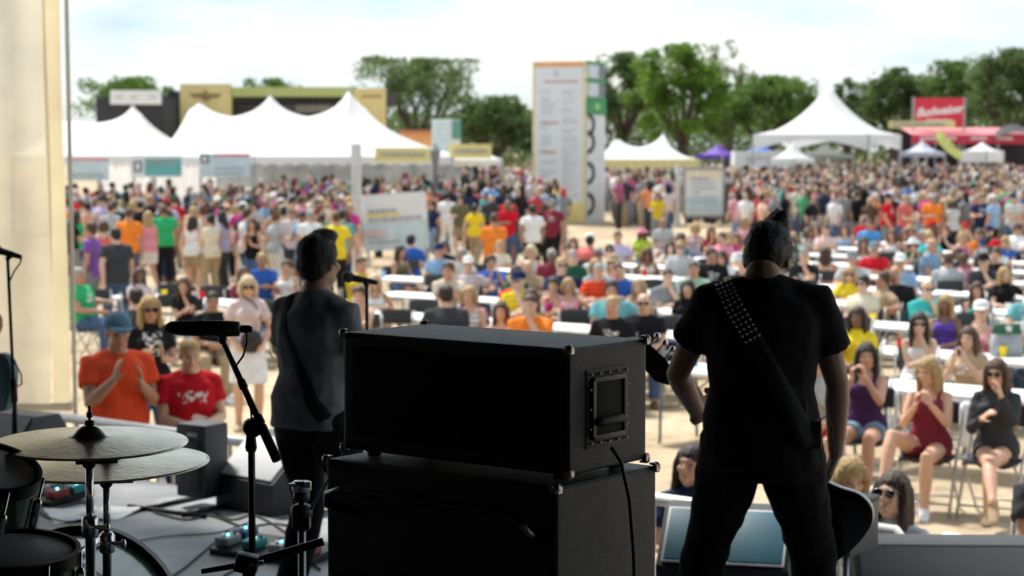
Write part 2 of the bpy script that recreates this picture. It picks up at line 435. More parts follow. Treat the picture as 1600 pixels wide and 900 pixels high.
ridge_tent('ridge_tent', 'long white three-peaked tent with yellow banner, left of the tower', X(243, 65), X(706, 65), 72, 7, 2.72,
           [(X(314, 72), 4.66), (X(424, 72), 4.92), (X(546, 72), 5.10)], 4.05, w=1.0, endl=0, el=3.3, wm=mat('shaded_wall', (.40, .42, .43), .8, var=.35, scale=1.2))  # back wall coloured grey to stand for the shade under this tent
ridge_tent('ridge_tent', 'white peaked tent at far left with hanging sponsor banners', X(20, 64), X(238, 64), 71, 7, 2.75,
           [(X(112, 71), 4.0), (X(210, 71), 4.52)], 3.85, w=.8, endl=0, el=1.6)
ridge_tent('flat_canopy', 'low white canopy extending from the long tent end', X(690, 67), X(784, 67), 68.5, 1.6, 2.62, [(X(735, 68), 2.9)], 2.8, wall=False, val=.28, el=.5)
ridge_tent('ridge_tent', 'small two-peaked white tent with yellow valance, right of the tower', X(930, 82), X(1092, 82), 86, 4, 2.55,
           [(X(959, 86), 3.68), (X(1036, 86), 3.68)], 3.0, w=.75, val=.42, el=1.2, valmat=mat('yellow_valance', (.72, .62, .30), .6, trans=.3))
def peak_tent(name, label, near, L, yaw, eave, peak, m, val=.5, arch=.35, legs=True, group=None, cat='tent'):
    """square canopy with one point, near = its corner towards us; left side runs at yaw"""
    near = Vector(near); e1 = Vector((-math.cos(yaw), math.sin(yaw), 0)) * L; e2 = Vector((math.sin(yaw), math.cos(yaw), 0)) * L
    c = near + (e1 + e2) / 2; g = gz(c.y)
    r = empty(name, (c.x, c.y, g), label=label, cat=cat, group=group)
    def fn(s, t):
        p = near + e1 * s + e2 * t; q = 1 - 2 * max(abs(s - .5), abs(t - .5)); rr = 1 - min(1, 2 * math.hypot(s - .5, t - .5))
        q2 = .6 * q + .4 * max(rr, 0)
        return (p.x, p.y, eave + (peak - eave) * (.42 * q2 + .58 * max(q2, 0) ** 2.4))
    mb = MB(); mb.grid(33, 33, fn); keep(mb.build('canopy', m, smooth=True), r)
    for p, q in ((near, near + e1), (near, near + e2), (near + e1, near + e1 + e2), (near + e2, near + e1 + e2)):
        mb = MB(); mb.grid(21, 3, lambda s, t: (p.x + (q.x - p.x) * s, p.y + (q.y - p.y) * s, eave + .01 - t * (val - arch * math.sin(s * math.pi))))
        keep(mb.build('valance', m, smooth=True), r)
    for p in (near, near + e1, near + e2, near + e1 + e2):
        mb = MB(); mb.cyl((p.x, p.y, gz(p.y)), (p.x, p.y, eave), .04, n=8); keep(mb.build('leg', M_TPOLE), r)
    return r
peak_tent('marquee', 'large white high-peak marquee before the red bar', (X(1356, 80), 80, 0), 190 * 80 / FPX, R(26), 3.58, 5.66, M_TENT, val=.66, arch=.42)
M_CAN = lambda n, c: mat(n, c, .6, var=.05, trans=.3, spec=.2)
peak_tent('pop_up_canopy', 'purple pop-up canopy behind the poster board', (X(1128, 88), 88, 0), 1.5, R(40), 2.72, 3.25, M_CAN('purple_canopy', (.16, .07, .42)), val=.2, arch=.03, group='pop-up canopies')
peak_tent('pop_up_canopy', 'blue pop-up canopy left of the high-peak marquee', (X(1196, 90), 90, 0), 1.9, R(40), 2.78, 3.25, M_CAN('blue_canopy', (.10, .20, .60)), val=.2, arch=.03, group='pop-up canopies')
peak_tent('pop_up_canopy', 'small white pop-up canopy in front of the marquee', (X(1240, 77), 77, 0), 1.25, R(48), 2.62, 3.26, M_TENT, val=.22, arch=.02, group='pop-up canopies')
peak_tent('pop_up_canopy', 'pale grey pop-up canopy under the marquee edge', (X(1296, 84), 84, 0), 1.7, R(44), 2.75, 3.18, M_CAN('grey_canopy', (.45, .47, .44)), val=.2, arch=.02, group='pop-up canopies')
peak_tent('pop_up_canopy', 'pale lilac pop-up canopy beside the feather flag', (X(1446, 80), 80, 0), 1.3, R(46), 2.85, 3.35, M_CAN('lilac_canopy', (.55, .56, .66)), val=.2, arch=.02, group='pop-up canopies')
peak_tent('pop_up_canopy', 'white pop-up canopy under the red bar roof', (X(1540, 84), 84, 0), 1.3, R(46), 2.9, 3.3, M_TENT, val=.5, arch=.02, group='pop-up canopies')

def board(name, label, cat, c, w_, h_, yaw, face, lines=(), frame=None, thick=.05, legs=0, group=None, tilt=0, stripes=()):
    """flat printed panel: c = centre of its face"""
    r = empty(name, c, yaw, label, cat, group); r.rotation_euler = (0, tilt, yaw)
    mb = MB(); mb.box((0, thick / 2, 0), (w_, thick, h_)); mb.build('panel', face, r)
    if frame:
        for (x, z, a, b) in ((0, h_ / 2, w_ + .1, .09), (0, -h_ / 2, w_ + .1, .09), (-w_ / 2, 0, .09, h_), (w_ / 2, 0, .09, h_)):
            mb = MB(); mb.box((x, .02, z), (a, .09, b)); mb.build('frame_bar', frame, r)
    for i, (x0, x1, z, hh, m) in enumerate(stripes):
        mb = MB(); mb.box(((x0 + x1) / 2 * w_, -.008 - .003 * i, z * h_), ((x1 - x0) * w_, .012, hh * h_)); mb.build('printed_band', m, r)
    if lines:
        mb = MB(); rr = random.Random(len(label))
        for (x0, x1, z0, z1, n, hh) in lines:
            for k in range(n):
                z = z0 + (z1 - z0) * k / max(1, n - 1); x = x0
                while x < x1 - .02:
                    ww = min(rr.uniform(.03, .1) * (1.0), x1 - x)
                    mb.box(((x + ww / 2) * w_, -.030, z * h_), (ww * w_, .006, hh * h_)); x += ww + .018
                    if rr.random() < .12: break
        mb.build('lettering', mat('print_ink', (.38, .38, .40), .7), r)
    for s in ((-1, 1) if legs else ()):
        mb = MB(); mb.cyl((s * w_ * .46, .06, -h_ / 2 - legs), (s * w_ * .46, .06, h_ / 2), .035, n=8); mb.build('leg', M_STEEL, r)
    return r
m_white = mat('white_print', (.74, .75, .75), .6, var=.04, scale=2)
m_paleb = mat('pale_blue_print', (.55, .66, .70), .6, var=.1, scale=3)
m_teal = mat('teal_print', (.13, .42, .40), .6, var=.12, scale=3)
m_red = mat('red_print', (.62, .03, .06), .6, var=.06)
m_pink = mat('pink_print', (.70, .18, .24), .6, var=.06)
m_cream = mat('cream_board', (.66, .54, .24), .6, var=.06, scale=1)
m_yel = mat('yellow_print', (.78, .66, .26), .6, var=.08, scale=2)
m_dark = mat('dark_stage_cloth', (.035, .037, .045), .85, var=.2, scale=1)
m_green = mat('green_print', (.03, .30, .10), .6, var=.1)
m_glassd = mat('window_dark', (.07, .09, .12), .25, var=.2)
m_orange = mat('orange_print', (.75, .36, .14), .6, var=.08)
def flat(u0, u1, v0, v1, Y): a, b = at(u0, v0, Y), at(u1, v1, Y); return (a + b) / 2, abs(b.x - a.x), abs(a.z - b.z)
c, w_, h_ = flat(104, 170, 247, 282, 63.8)
board('banner', 'pale banner with red top stripe at far left tent', 'banner', c, w_, h_, 0, m_paleb, [(-.42, .4, -.2, -.35, 2, .06)], stripes=[(-.5, .5, .46, .1, m_pink)])
c, w_, h_ = flat(204, 284, 243, 277, 63.8)
board('banner', 'teal banner with round emblem hung on the left tent', 'banner', c, w_, h_, 0, m_white, [(-.18, .4, .28, .1, 2, .09)], stripes=[(-.22, .5, -.03, .78, m_teal), (-.44, -.28, 0, .5, m_glassd), (-.40, -.32, 0, .34, m_white)])
c, w_, h_ = flat(312, 391, 240, 277, 64.8)
board('banner', 'pale banner with red stripe and round emblem on the long tent', 'banner', c, w_, h_, 0, m_paleb, [(-.2, .4, -.12, -.34, 2, .07)], stripes=[(-.22, .5, .44, .11, m_pink), (-.48, -.32, .28, .36, m_glassd), (-.44, -.36, .28, .22, m_white)])
c, w_, h_ = flat(586, 673, 231, 252, 64.6)
board('banner', 'yellow banner on the valance of the long white tent', 'banner', c, w_, h_, 0, m_yel, [(-.4, .4, 0, 0, 1, .22)])
c, w_, h_ = flat(701, 768, 225, 247, 66.6)
board('banner', 'yellow banner above the low white canopy', 'banner', c, w_, h_, 0, m_yel, [(-.4, .4, 0, 0, 1, .2)])
# slanted banner and its pole, poster board, notice
c, w_, h_ = flat(564, 670, 302, 390, 50)
board('hanging_banner', 'large pale banner slung on poles behind the front tables', 'banner', c, w_, h_, R(-14), m_paleb, [(-.4, .42, .2, .05, 2, .06), (-.42, .1, -.25, -.35, 2, .04)], thick=.03, tilt=R(-4), legs=.6,
      stripes=[(-.5, .5, .25, .5, m_white), (-.45, .1, .13, .07, m_yel), (-.48, -.15, -.2, .14, mat('faded_pink', (.66, .5, .5), .7))])
c, w_, h_ = flat(1069, 1131, 264, 338, 69)
board('poster_board', 'white poster board with orange heading right of the tower', 'board', c, w_, h_, R(4), m_white, [(-.3, .3, .3, .3, 1, .05), (-.3, .3, .2, -.2, 5, .025)], frame=M_STEEL, legs=.7,
      stripes=[(-.5, .5, .38, .22, mat('peach_print', (.78, .66, .52), .6)), (-.5, .5, -.25, .3, m_paleb)])
def post(label, u, v0, v1, Y, wdt, m):
    a = at(u, v1, Y); b = at(u, v0, Y); mb = MB(); mb.box(((a.x + b.x) / 2, Y, (gz(Y) + b.z) / 2), (wdt, wdt, b.z - gz(Y)))
    r = empty('post', (b.x, Y, gz(Y)), label=label, cat='post'); keep(mb.build('shaft', m, bevel=.01), r)
    mb = MB(); mb.box((b.x, Y, gz(Y) + .04), (wdt * 2.2, wdt * 2.2, .08)); keep(mb.build('base_plate', m), r)
post('tall square grey post beside the slung banner', 557, 225, 400, 50, .24, mat('post_grey', (.58, .58, .57), .6))
post('grey post just left of the poster board', 1059, 258, 345, 69, .16, mat('post_grey', (.58, .58, .57), .6))
def lamp():
    b = at(680, 258, 60); r = empty('lamp_post', (b.x, 60, gz(60)), label='grey park lamp post in front of the long tent', cat='lamp post')
    m = mat('lamp_grey', (.16, .17, .18), .5, .4)
    mb = MB(); mb.loft([(b.x, 60, gz(60)), (b.x, 60, gz(60) + .5), (b.x, 60, gz(60) + .55), (b.x, 60, b.z)], [.13, .11, .07, .06], 12); keep(mb.build('column', m), r)
    mb = MB(); mb.lathe([(.06, 0), (.1, .06), (.17, .42), (.15, .45), (.03, .6), (.01, .68)], (b.x, 60, b.z), 8); keep(mb.build('lantern', mat('lamp_glass', (.2, .22, .23), .3)), r)
lamp()
# ------------------------------------------------------------------ schedule tower
def tower():
    Y = 71; g = gz(Y); th = R(21); Lx = 2.03; top = at(900, 95, Y).z; h = top - g
    nr = at(916, 240, Y); r = empty('schedule_tower', (nr.x, Y, g), -th, 'tall square tower printed with the day schedule in the crowd', 'tower')
    # local: near corner at origin, front face runs to -x, side face to +y
    mb = MB(); mb.box((-Lx / 2, Lx / 2, h / 2), (Lx - .02, Lx - .02, h - .02)); mb.build('core', m_white, r)
    mb = MB(); mb.box((-Lx / 2, -.02, h * .545), (Lx - .16, .05, h * .86)); mb.build('schedule_panel', mat('schedule_paper', (.68, .70, .72), .6, var=.03), r)
    for x in (-Lx + .06, -.06):
        mb = MB(); mb.box((x, -.025, h / 2), (.1, .07, h)); mb.build('border', mat('tower_cream', (.74, .63, .36), .6), r)
    mb = MB(); mb.box((-Lx / 2, -.03, h - .1), (Lx - .2, .075, .18)); mb.build('border', m_orange, r)
    mb = MB(); mb.box((-Lx / 2, -.03, .38), (Lx - .2, .075, .74)); mb.build('base_panel', m_yel, r)
    mb = MB(); rr = random.Random(4)
    for x0 in (-Lx + .3, -Lx / 2 + .12):
        z = h - 1.05
        while z > 1.0:
            if rr.random() < .88:
                ww = rr.uniform(.3, .62); mb.box((x0 + ww / 2, -.05, z), (ww, .008, .035))
            z -= .085
            if rr.random() < .08: z -= .15
    mb.build('schedule_lines', mat('print_grey', (.50, .50, .53), .7), r)
    for z, x0, x1 in ((h - .72, -Lx + .45, -.3), (h * .62, -Lx + .3, -Lx / 2), (h * .44, -Lx + .3, -Lx / 2 - .1), (h * .24, -Lx + .3, -Lx / 2)):
        mb = MB(); mb.box(((x0 + x1) / 2, -.052, z), (x1 - x0, .01, .07)); mb.build('heading', mat('print_maroon', (.55, .28, .30), .7), r)
    mb = MB(); mb.prism([(.1 * math.cos(k), .13 * math.sin(k)) for k in [i * .63 for i in range(10)]], Matrix.Translation((-Lx * .55, -.05, h - .45)) @ Matrix.Rotation(R(90), 4, 'X'), .01); mb.build('emblem', mat('print_grey', (.50, .50, .53), .7), r)
    # side face
    mb = MB(); mb.box((.025, Lx / 2, (h - 1.9) / 2), (.05, Lx - .1, h - 1.9)); mb.build('side_panel', m_white, r)
    mb = MB(); mb.box((.035, Lx / 2, h - 1.62), (.08, Lx - .02, .5)); mb.build('green_band', m_green, r)
    mb = MB(); mb.ell((.08, Lx / 2, h - 1.6), (.015, .28, .14)); mb.build('emblem', mat('lime_print', (.35, .6, .2), .6), r)
    for z in (h - .35, h - 1.0):
        mb = MB(); mb.box((.03, Lx * .32, z), (.07, Lx * .5, .48)); mb.build('light_pane', mat('pane_light', (.55, .66, .68), .3), r)
        mb = MB(); mb.box((.03, Lx * .76, z), (.07, Lx * .38, .48)); mb.build('dark_pane', m_glassd, r)
    for z in (h - .04, h - .68, h - 1.33):
        mb = MB(); mb.box((.045, Lx / 2, z), (.1, Lx, .09)); mb.build('green_bar', m_green, r)
    for z in (h - 2.25, h * .50, h * .31, h * .12):
        mb = MB(); n = 12; ro, ri = .42, .25
        pts = [(ro * math.cos(a), ro * math.sin(a)) for a in [(-.5 + i / n) * math.pi for i in range(n + 1)]] + [(ri * math.cos(a), ri * math.sin(a)) for a in [(.5 - i / n) * math.pi for i in range(n + 1)]]
        Mx = Matrix.Translation((.051, .02, z)) @ Matrix(((0, 0, 1, 0), (1.9, 0, 0, 0), (0, 1, 0, 0), (0, 0, 0, 1)))
        mb.prism(pts, Mx, .015); mb.build('printed_arc', mat('print_black', (.03, .03, .03), .6), r)
tower()
# small tower and orange roof behind the long tent
def small_tower():
    Y = 95; c, w_, h_ = flat(674, 705, 186, 240, Y); g = gz(Y); th = R(24)
    r = empty('schedule_tower', (c.x + w_ / 2, Y, g), -th, 'distant pale schedule tower rising behind the long white tent', 'tower'); h = at(680, 186, Y).z - g
    mb = MB(); mb.box((-.52, .52, h / 2), (1.04, 1.04, h)); mb.build('core', m_white, r)
    mb = MB(); mb.box((.02, .52, h - .5), (.05, .9, .9)); mb.build('green_band', mat('tower_green', (.10, .30, .25), .6), r)
    mb = MB(); mb.box((-.52, -.02, h / 2), (.9, .04, h - .2)); mb.build('schedule_panel', m_paleb, r)
    c, w_, h_ = flat(636, 676, 205, 240, 98)
    r = empty('booth', (c.x, 98, gz(98)), label='orange-fronted booth behind the long white tent', cat='booth')
    hh = at(650, 206, 98).z
    mb = MB(); mb.box((c.x, 98.8, (gz(98) + hh) / 2), (w_ * 1.6, 1.5, hh - gz(98))); keep(mb.build('wall', m_orange), r)
    mb = MB(); mb.box((c.x, 98.7, hh + .05), (w_ * 1.7, 1.9, .1)); keep(mb.build('roof', mat('rust_roof', (.35, .15, .10), .6)), r)
small_tower()
# ------------------------------------------------------------------ far stage
def far_stage():
    Y = 105; g = gz(Y); P = lambda u, v, y=Y: at(u, v, y)
    r = empty('festival_stage', (X(430, Y), Y, g), label='large distant stage with cream side boards and green fascia', cat='stage')
    def bx_(nm, u0, u1, v0, v1, m, y0=Y, dp=.3, z0=None):
        a, b = P(u0, v0, y0), P(u1, v1, y0); zb = b.z if z0 is None else z0
        mb = MB(); mb.box(((a.x + b.x) / 2, y0 + dp / 2, (a.z + zb) / 2), (b.x - a.x, dp, a.z - zb)); keep(mb.build(nm, m), r)
    bx_('roof_block', 262, 606, 142, 160, m_dark, Y + .6, 8)
    bx_('back_wall', 262, 606, 150, 235, m_dark, Y + 8, .3, g)
    bx_('wing_board', 281, 362, 131, 220, m_cream, Y, .4, g)
    bx_('wing_board', 553, 603, 138, 220, m_cream, Y, .4, g)
    bx_('fascia', 363, 552, 136, 151, mat('lime_fascia', (.42, .46, .16), .6, var=.1), Y, .5)
    bx_('screen', 462, 520, 152, 176, mat('stage_screen', (.62, .67, .72), .5, var=.15, scale=2), Y + 6, .1)
    for v in (160, 166, 173): bx_('truss', 364, 462, v, v + 2, M_STEEL, Y + 3, .15)
    bx_('side_tower', 250, 281, 150, 235, m_dark, Y + .2, 3, g)
    for v, u0, u1 in ((146, 296, 346), (150, 300, 342), (149, 565, 596)): bx_('lettering', u0, u1, v, v + 3, mat('brown_ink', (.25, .15, .06), .7), Y - .02, .02)
    mb = MB(); p = P(322, 149); mb.lathe([(.16, 0), (.2, .2), (.05, .5)], (p.x, Y - .06, p.z - .25), 10); keep(mb.build('emblem', mat('brown_ink', (.25, .15, .06), .7)), r)
    r2 = empty('side_stage', (X(210, 100), 100, gz(100)), label='dark side stage with white header board behind the left tent', cat='stage'); r = r2
    bx_('wall', 150, 256, 152, 235, m_dark, 100.5, 4, gz(100))
    bx_('header_board', 172, 251, 141, 163, m_white, 100, .3)
    for u in (186, 208, 238): bx_('lettering', u - 5, u + 6, 150, 154, mat('print_grey', (.50, .50, .53), .7), 99.98, .02)
far_stage()
# ------------------------------------------------------------------ red bar
def red_bar():
    Y = 92; g = gz(Y)
    r = empty('bar_booth', (X(1520, Y), Y, g), label='long bar booth with red canopy at the far right', cat='booth')
    a, b = at(1425, 199, Y), at(1640, 224, Y)
    mr = mat('red_canvas', (.62, .04, .08), .6, var=.08, trans=.15); mp_ = mat('pink_canvas', (.72, .22, .25), .6, var=.06, trans=.2)
    mb = MB(); mb.grid(20, 5, lambda s, t: (a.x + (b.x - a.x) * s, Y + t * 3, a.z - .33 + .35 * t)); keep(mb.build('canopy', mp_, smooth=True), r)
    mb = MB(); mb.box(((a.x + b.x) / 2, Y, a.z - .55), (b.x - a.x, .06, .42)); keep(mb.build('fascia', mr), r)
    for u in (1450, 1482, 1530, 1570):
        mb = MB(); p = at(u, 216, Y - .1); mb.box((p.x, Y - .045, p.z), (.75, .02, .14)); keep(mb.build('lettering', mat('pale_ink', (.8, .55, .55), .6)), r)
    for u in (1432, 1500, 1560, 1615):
        p = at(u, 220, Y); mb = MB(); mb.cyl((p.x, Y + .1, g), (p.x, Y + .1, a.z - .4), .06, n=8); keep(mb.build('post', M_STEEL), r)
    mb = MB(); mb.box(((a.x + b.x) / 2, Y + .4, g + .55), (b.x - a.x - .4, .6, 1.1)); keep(mb.build('counter', mr), r)
    mb = MB(); mb.box(((a.x + b.x) / 2, Y + 3, (g + a.z - .1) / 2), (b.x - a.x, .1, a.z - g - .1)); keep(mb.build('back_wall', m_dark), r)
    p = at(1592, 205, Y - 1); mb = MB(); mb.grid(8, 8, lambda s, t: (p.x - 1.0 + 2.2 * s, Y - .4 + t, p.z - .3 + .65 * math.sin(s * 3.1) * (.4 + .6 * t))); keep(mb.build('dark_awning', m_dark, smooth=True), r)
    # billboard
    c, w_, h_ = flat(1430, 1505, 153, 197, Y + 1.5)
    s = empty('billboard', (c.x, Y + 1.5, g), label='red billboard with white script lettering over the bar', cat='billboard')
    mb = MB(); mb.box((c.x, Y + 1.6, c.z), (w_, .2, h_)); keep(mb.build('panel', m_red), s)
    for k in (-1, 1):
        mb = MB(); mb.box((c.x + k * (w_ / 2 + .06), Y + 1.62, (c.z + h_ / 2 + .05 + g) / 2), (.1, .16, c.z + h_ / 2 + .05 - g)); keep(mb.build('upright', M_STEEL), s)
    tx = bpy.data.curves.new('script', 'FONT'); tx.body = 'Budweiser'; tx.size = .56; tx.align_x = 'CENTER'; tx.align_y = 'CENTER'; tx.shear = .35; tx.extrude = .01; tx.offset = .012; tx.space_character = .92
    to = bpy.data.objects.new('lettering', tx); COL.objects.link(to); tx.materials.append(mat('white_ink', (.85, .85, .85), .5))
    to.location = (c.x, Y + 1.48, c.z + .05); to.rotation_euler = (R(90), R(-6), 0)
    bpy.context.view_layer.update(); tm = bpy.data.meshes.new_from_object(to.evaluated_get(bpy.context.evaluated_depsgraph_get())); t2 = link('lettering', tm); t2.location = to.location; t2.rotation_euler = to.rotation_euler; bpy.data.objects.remove(to); keep(t2, s)
    mb = MB(); mb.box((c.x, Y + 1.49, c.z - .38), (1.2, .02, .06)); keep(mb.build('underline', mat('white_ink', (.85, .85, .85), .5)), s)
    c, w_, h_ = flat(1390, 1492, 189, 200, Y - .3)
    board('sign_board', 'narrow yellow sign board below the red billboard', 'sign', c, w_, h_, 0, m_yel, [(-.45, .45, 0, 0, 1, .5)], thick=.1)
    # feather flag
    p0 = at(1466, 250, 78); p1 = at(1462, 207, 78)
    f = empty('feather_flag', (p0.x, 78, gz(78)), label='yellow-green feather flag leaning beside the lilac canopy', cat='flag')
    mb = MB(); mb.cyl((p0.x - .15, 78, gz(78)), (p1.x, 78, p1.z), .02, n=6); keep(mb.build('pole', M_STEEL), f)
    mb = MB(); mb.grid(5, 14, lambda s, t: (p1.x + .9 * t * t + s * (.18 + .25 * math.sin(t * 3)), 78 + .04 * math.sin(t * 7), p1.z - 1.05 * t + .12 * s)); keep(mb.build('flag_cloth', mat('lime_flag', (.55, .58, .18), .7, trans=.3, var=.25, scale=2), smooth=True), f)
red_bar()
c, w_, h_ = flat(1148, 1240, 236, 262, 84)
board('vendor_booth', 'white fronted vendor booth under the blue canopy', 'booth', c, w_, h_, 0, m_white, [(-.3, .3, .1, -.1, 2, .08)], thick=1.4, legs=.8)

# ------------------------------------------------------------------ trees
M_BARK = mat('bark', (.07, .055, .042), .9, var=.3, scale=5)
def leafmat(name, c):
    m = mat(name, c, .65, var=.45, scale=.55, trans=.62, spec=.2, detail=6); return m
LEAF = [leafmat('leaf_mid', (.092, .160, .036)), leafmat('leaf_dark', (.085, .132, .044)), leafmat('leaf_bright', (.12, .215, .036)), leafmat('leaf_grey', (.105, .155, .055))]
def quads(name, pts, sizes, rr, m, parent):
    n = len(pts); rg = np.random.default_rng(rr.randrange(1 << 30))
    p = np.array(pts); s = np.array(sizes)[:, None]
    a = rg.normal(size=(n, 3)); a /= np.linalg.norm(a, axis=1)[:, None]
    b = rg.normal(size=(n, 3)); b -= a * (a * b).sum(1)[:, None]; b /= np.linalg.norm(b, axis=1)[:, None]
    v = np.stack([p - a * s, p + b * s * .55, p + a * s, p - b * s * .55], 1).reshape(-1, 3)
    me = bpy.data.meshes.new(name); me.from_pydata(v.tolist(), [], np.arange(n * 4).reshape(n, 4).tolist())
    return link(name, me, m, parent)
def tree(label, u, vtop, half, Y, m, seed, leaves=7000, sparse=0, vbase=None, vbot=215, group='trees behind the tents'):
    rr = random.Random(seed); g = gz(Y); top = at(u, vtop, Y).z - g; rx = 1.22 * half * Y / FPX; zb = max(1.2, at(u, vbot, Y).z - g)
    r = empty('tree', (X(u, Y), Y, g), label=label, cat='tree', group=group)
    mb = MB(); th = top * .035 + .1
    fork = Vector((rr.uniform(-.3, .3), rr.uniform(-.3, .3), top * .3))
    mb.loft([(0, 0, 0), (0, 0, .3), fork * .6, fork], [th * 1.5, th * 1.1, th, th * .85], 8)
    tips = []
    nl = 9
    for i in range(nl):
        a = i / nl * 6.283 + rr.uniform(-.3, .3); el = rr.uniform(.25, 1.0)
        e = Vector((math.cos(a) * rx * .78 * (1.05 - .55 * el), math.sin(a) * rx * .78 * (1.05 - .55 * el), zb + (top - zb) * (.35 + .55 * el)))
        mid = fork.lerp(e, .5) + Vector((rr.uniform(-.4, .4), rr.uniform(-.4, .4), -.15 * top * .3))
        mb.loft([fork, mid, e], [th * .5, th * .3, th * .1], 6); tips.append(e); tips.append(mid.lerp(e, .5))
        for _ in range(3):
            e2 = mid.lerp(e, rr.uniform(.3, .9)); e3 = e2 + Vector((rr.uniform(-1, 1), rr.uniform(-1, 1), rr.uniform(0, 1.1))) * rx * .35
            mb.loft([e2, e3], [th * .14, th * .04], 5); tips.append(e3)
    mb.build('trunk', M_BARK, r, smooth=True)
    pts, sz = [], []
    clumps = []
    for t in tips: clumps.append((t, rr.uniform(.12, .24) * rx))
    nc = int(44 * (1 - sparse) + 8)
    for _ in range(nc):
        a = rr.uniform(0, 6.283); z = rr.uniform(0, 1) ** .8
        prof = math.sin(min(1, .18 + z * .92) * math.pi) ** .55 if z < .98 else .25
        q = rr.uniform(.45, .98) * prof
        clumps.append((Vector((math.cos(a) * rx * q, math.sin(a) * rx * q, zb + (top - zb) * (.04 + .92 * z))), rr.uniform(.10, .24) * rx))
    per = int(leaves * .82) // len(clumps)
    for c, cr_ in clumps:
        for _ in range(per):
            d = Vector((rr.gauss(0, 1), rr.gauss(0, 1), rr.gauss(0, .75))); d = d.normalized() * cr_ * rr.uniform(.35, 1.12)
            p = c + d
            if p.z < zb * .8: p.z = zb * .8 + rr.random() * .3
            if p.z > top: p.z = top - rr.random() * .3
            pts.append(tuple(p)); sz.append(rr.uniform(.09, .17) * (1.0 if sparse < .5 else .75))
    quads('crown', pts, sz, rr, m, r)
tree('round green tree behind the dark side stage', 212, 121, 72, 128, LEAF[0], 1, 9000, vbot=200)
tree('low green treetop showing above the distant stage roof', 432, 122, 58, 132, LEAF[0], 2, 5000)
tree('tall airy tree behind the end of the long tent', 658, 90, 104, 124, LEAF[3], 3, 9000, sparse=.35, vbot=225)
tree('dark spreading oak between long tent and schedule tower', 775, 150, 78, 112, LEAF[1], 4, 9000, vbot=240)
tree('dark narrow tree right beside the schedule tower', 972, 82, 64, 126, LEAF[1], 5, 8500, sparse=.2, vbot=230)
tree('tallest bright green tree, in the middle of the skyline', 1062, 68, 74, 112, LEAF[2], 6, 11000, vbot=228)
tree('thin sparse tree with bare twigs above the skyline', 1138, 58, 44, 124, LEAF[3], 7, 2600, sparse=.7, vbot=190)
tree('broad mid-green tree left of the high-peak marquee', 1206, 118, 84, 114, LEAF[0], 8, 10000, vbot=235)
tree('thin tree peeking out behind the marquee peak', 1322, 118, 34, 126, LEAF[3], 9, 3000, sparse=.5, vbot=220)
tree('rounded dark tree behind the marquee and billboard', 1394, 106, 62, 122, LEAF[1], 10, 8500, vbot=225)
tree('mid-green tree behind the red billboard', 1490, 96, 66, 128, LEAF[0], 11, 9000, vbot=215)
tree('tall dense tree at the right edge of the skyline', 1574, 76, 78, 120, LEAF[3], 12, 11000, vbot=222)
tree('grey-green tree at the extreme right of the treeline', 1660, 88, 70, 124, LEAF[0], 13, 7000, vbot=222)
def treeline():
    rr = random.Random(77); pts, sz = [], []
    for _ in range(30000):
        u = rr.uniform(520, 1720); Y = rr.uniform(136, 150)
        cap = (178 if u < 930 else 158) + 14 * noise.noise((u * .018, 0, 3)) + 10 * noise.noise((u * .06, 1, 3))
        if u < 540: continue
        v = rr.uniform(cap, 262); p = at(u, v, Y); pts.append(tuple(p)); sz.append(rr.uniform(.12, .24))
    o = quads('far_treeline', pts, sz, rr, LEAF[3], None); tag(o, 'mass of distant woodland behind the festival tents', 'woodland', kind='stuff')
treeline()

# ------------------------------------------------------------------ crowd barriers
def barrier(label, a0, n, ln=2.2):
    base = xy(a0, n); r = empty('crowd_barrier', base, ANG, label, 'barrier', 'steel crowd barriers along the stage front')
    m = mat('galvanised', (.74, .74, .73), .42, .1, var=.10, scale=9)
    mb = MB(); hh = 1.1
    mb.tube([(.02, 0, .12), (.02, 0, hh - .08), (.1, 0, hh), (ln - .1, 0, hh), (ln - .02, 0, hh - .08), (ln - .02, 0, .12), (ln - .1, 0, .12), (.1, 0, .12), (.02, 0, .12)], .033, 8); mb.build('frame', m, r, smooth=True)
    for i in range(15):
        x = .13 + (ln - .26) * i / 14; mb = MB(); mb.cyl((x, 0, .12), (x, 0, hh), .013, n=6); mb.build('bar', m, r)
    for x in (.25, ln - .25):
        mb = MB(); mb.tube([(x, -.3, .02), (x, 0, .12), (x, .3, .02)], .02, 6); mb.build('foot', m, r)
NB = 10.85 * NV.y
for i, a in enumerate((-11.2, -8.95, -6.7, -4.45)):
    barrier(['steel crowd barrier in front of the person in orange', 'steel crowd barrier between wedge monitor and amplifier stack',
             'steel crowd barrier behind the bass player', 'steel crowd barrier in front of the seated person in sunglasses'][i], a, NB)
# ================================================================== people
def ik(a, t, l1, l2, pole):
    a, t, pole = Vector(a), Vector(t), Vector(pole); d = t - a; ln = d.length
    if ln > (l1 + l2) * .998: t = a + d.normalized() * (l1 + l2) * .998; d = t - a; ln = d.length
    if ln < abs(l1 - l2) * 1.05 + .02: d = d.normalized() * (abs(l1 - l2) * 1.05 + .02); ln = d.length; t = a + d
    u = d / ln; x = (l1 * l1 - l2 * l2 + ln * ln) / (2 * ln); h = math.sqrt(max(0, l1 * l1 - x * x))
    b = pole - u * pole.dot(u); b = b.normalized() if b.length > 1e-6 else Vector((0, 1, 0))
    return a + u * x + b * h, t
def remeshed(mb, voxel, smooth=2):
    me = mb.mesh('tmp'); o = bpy.data.objects.new('tmp', me); COL.objects.link(o)
    m = o.modifiers.new('r', 'REMESH'); m.mode = 'VOXEL'; m.voxel_size = voxel; m.use_smooth_shade = True
    s = o.modifiers.new('s', 'SMOOTH'); s.factor = .5; s.iterations = smooth
    return o
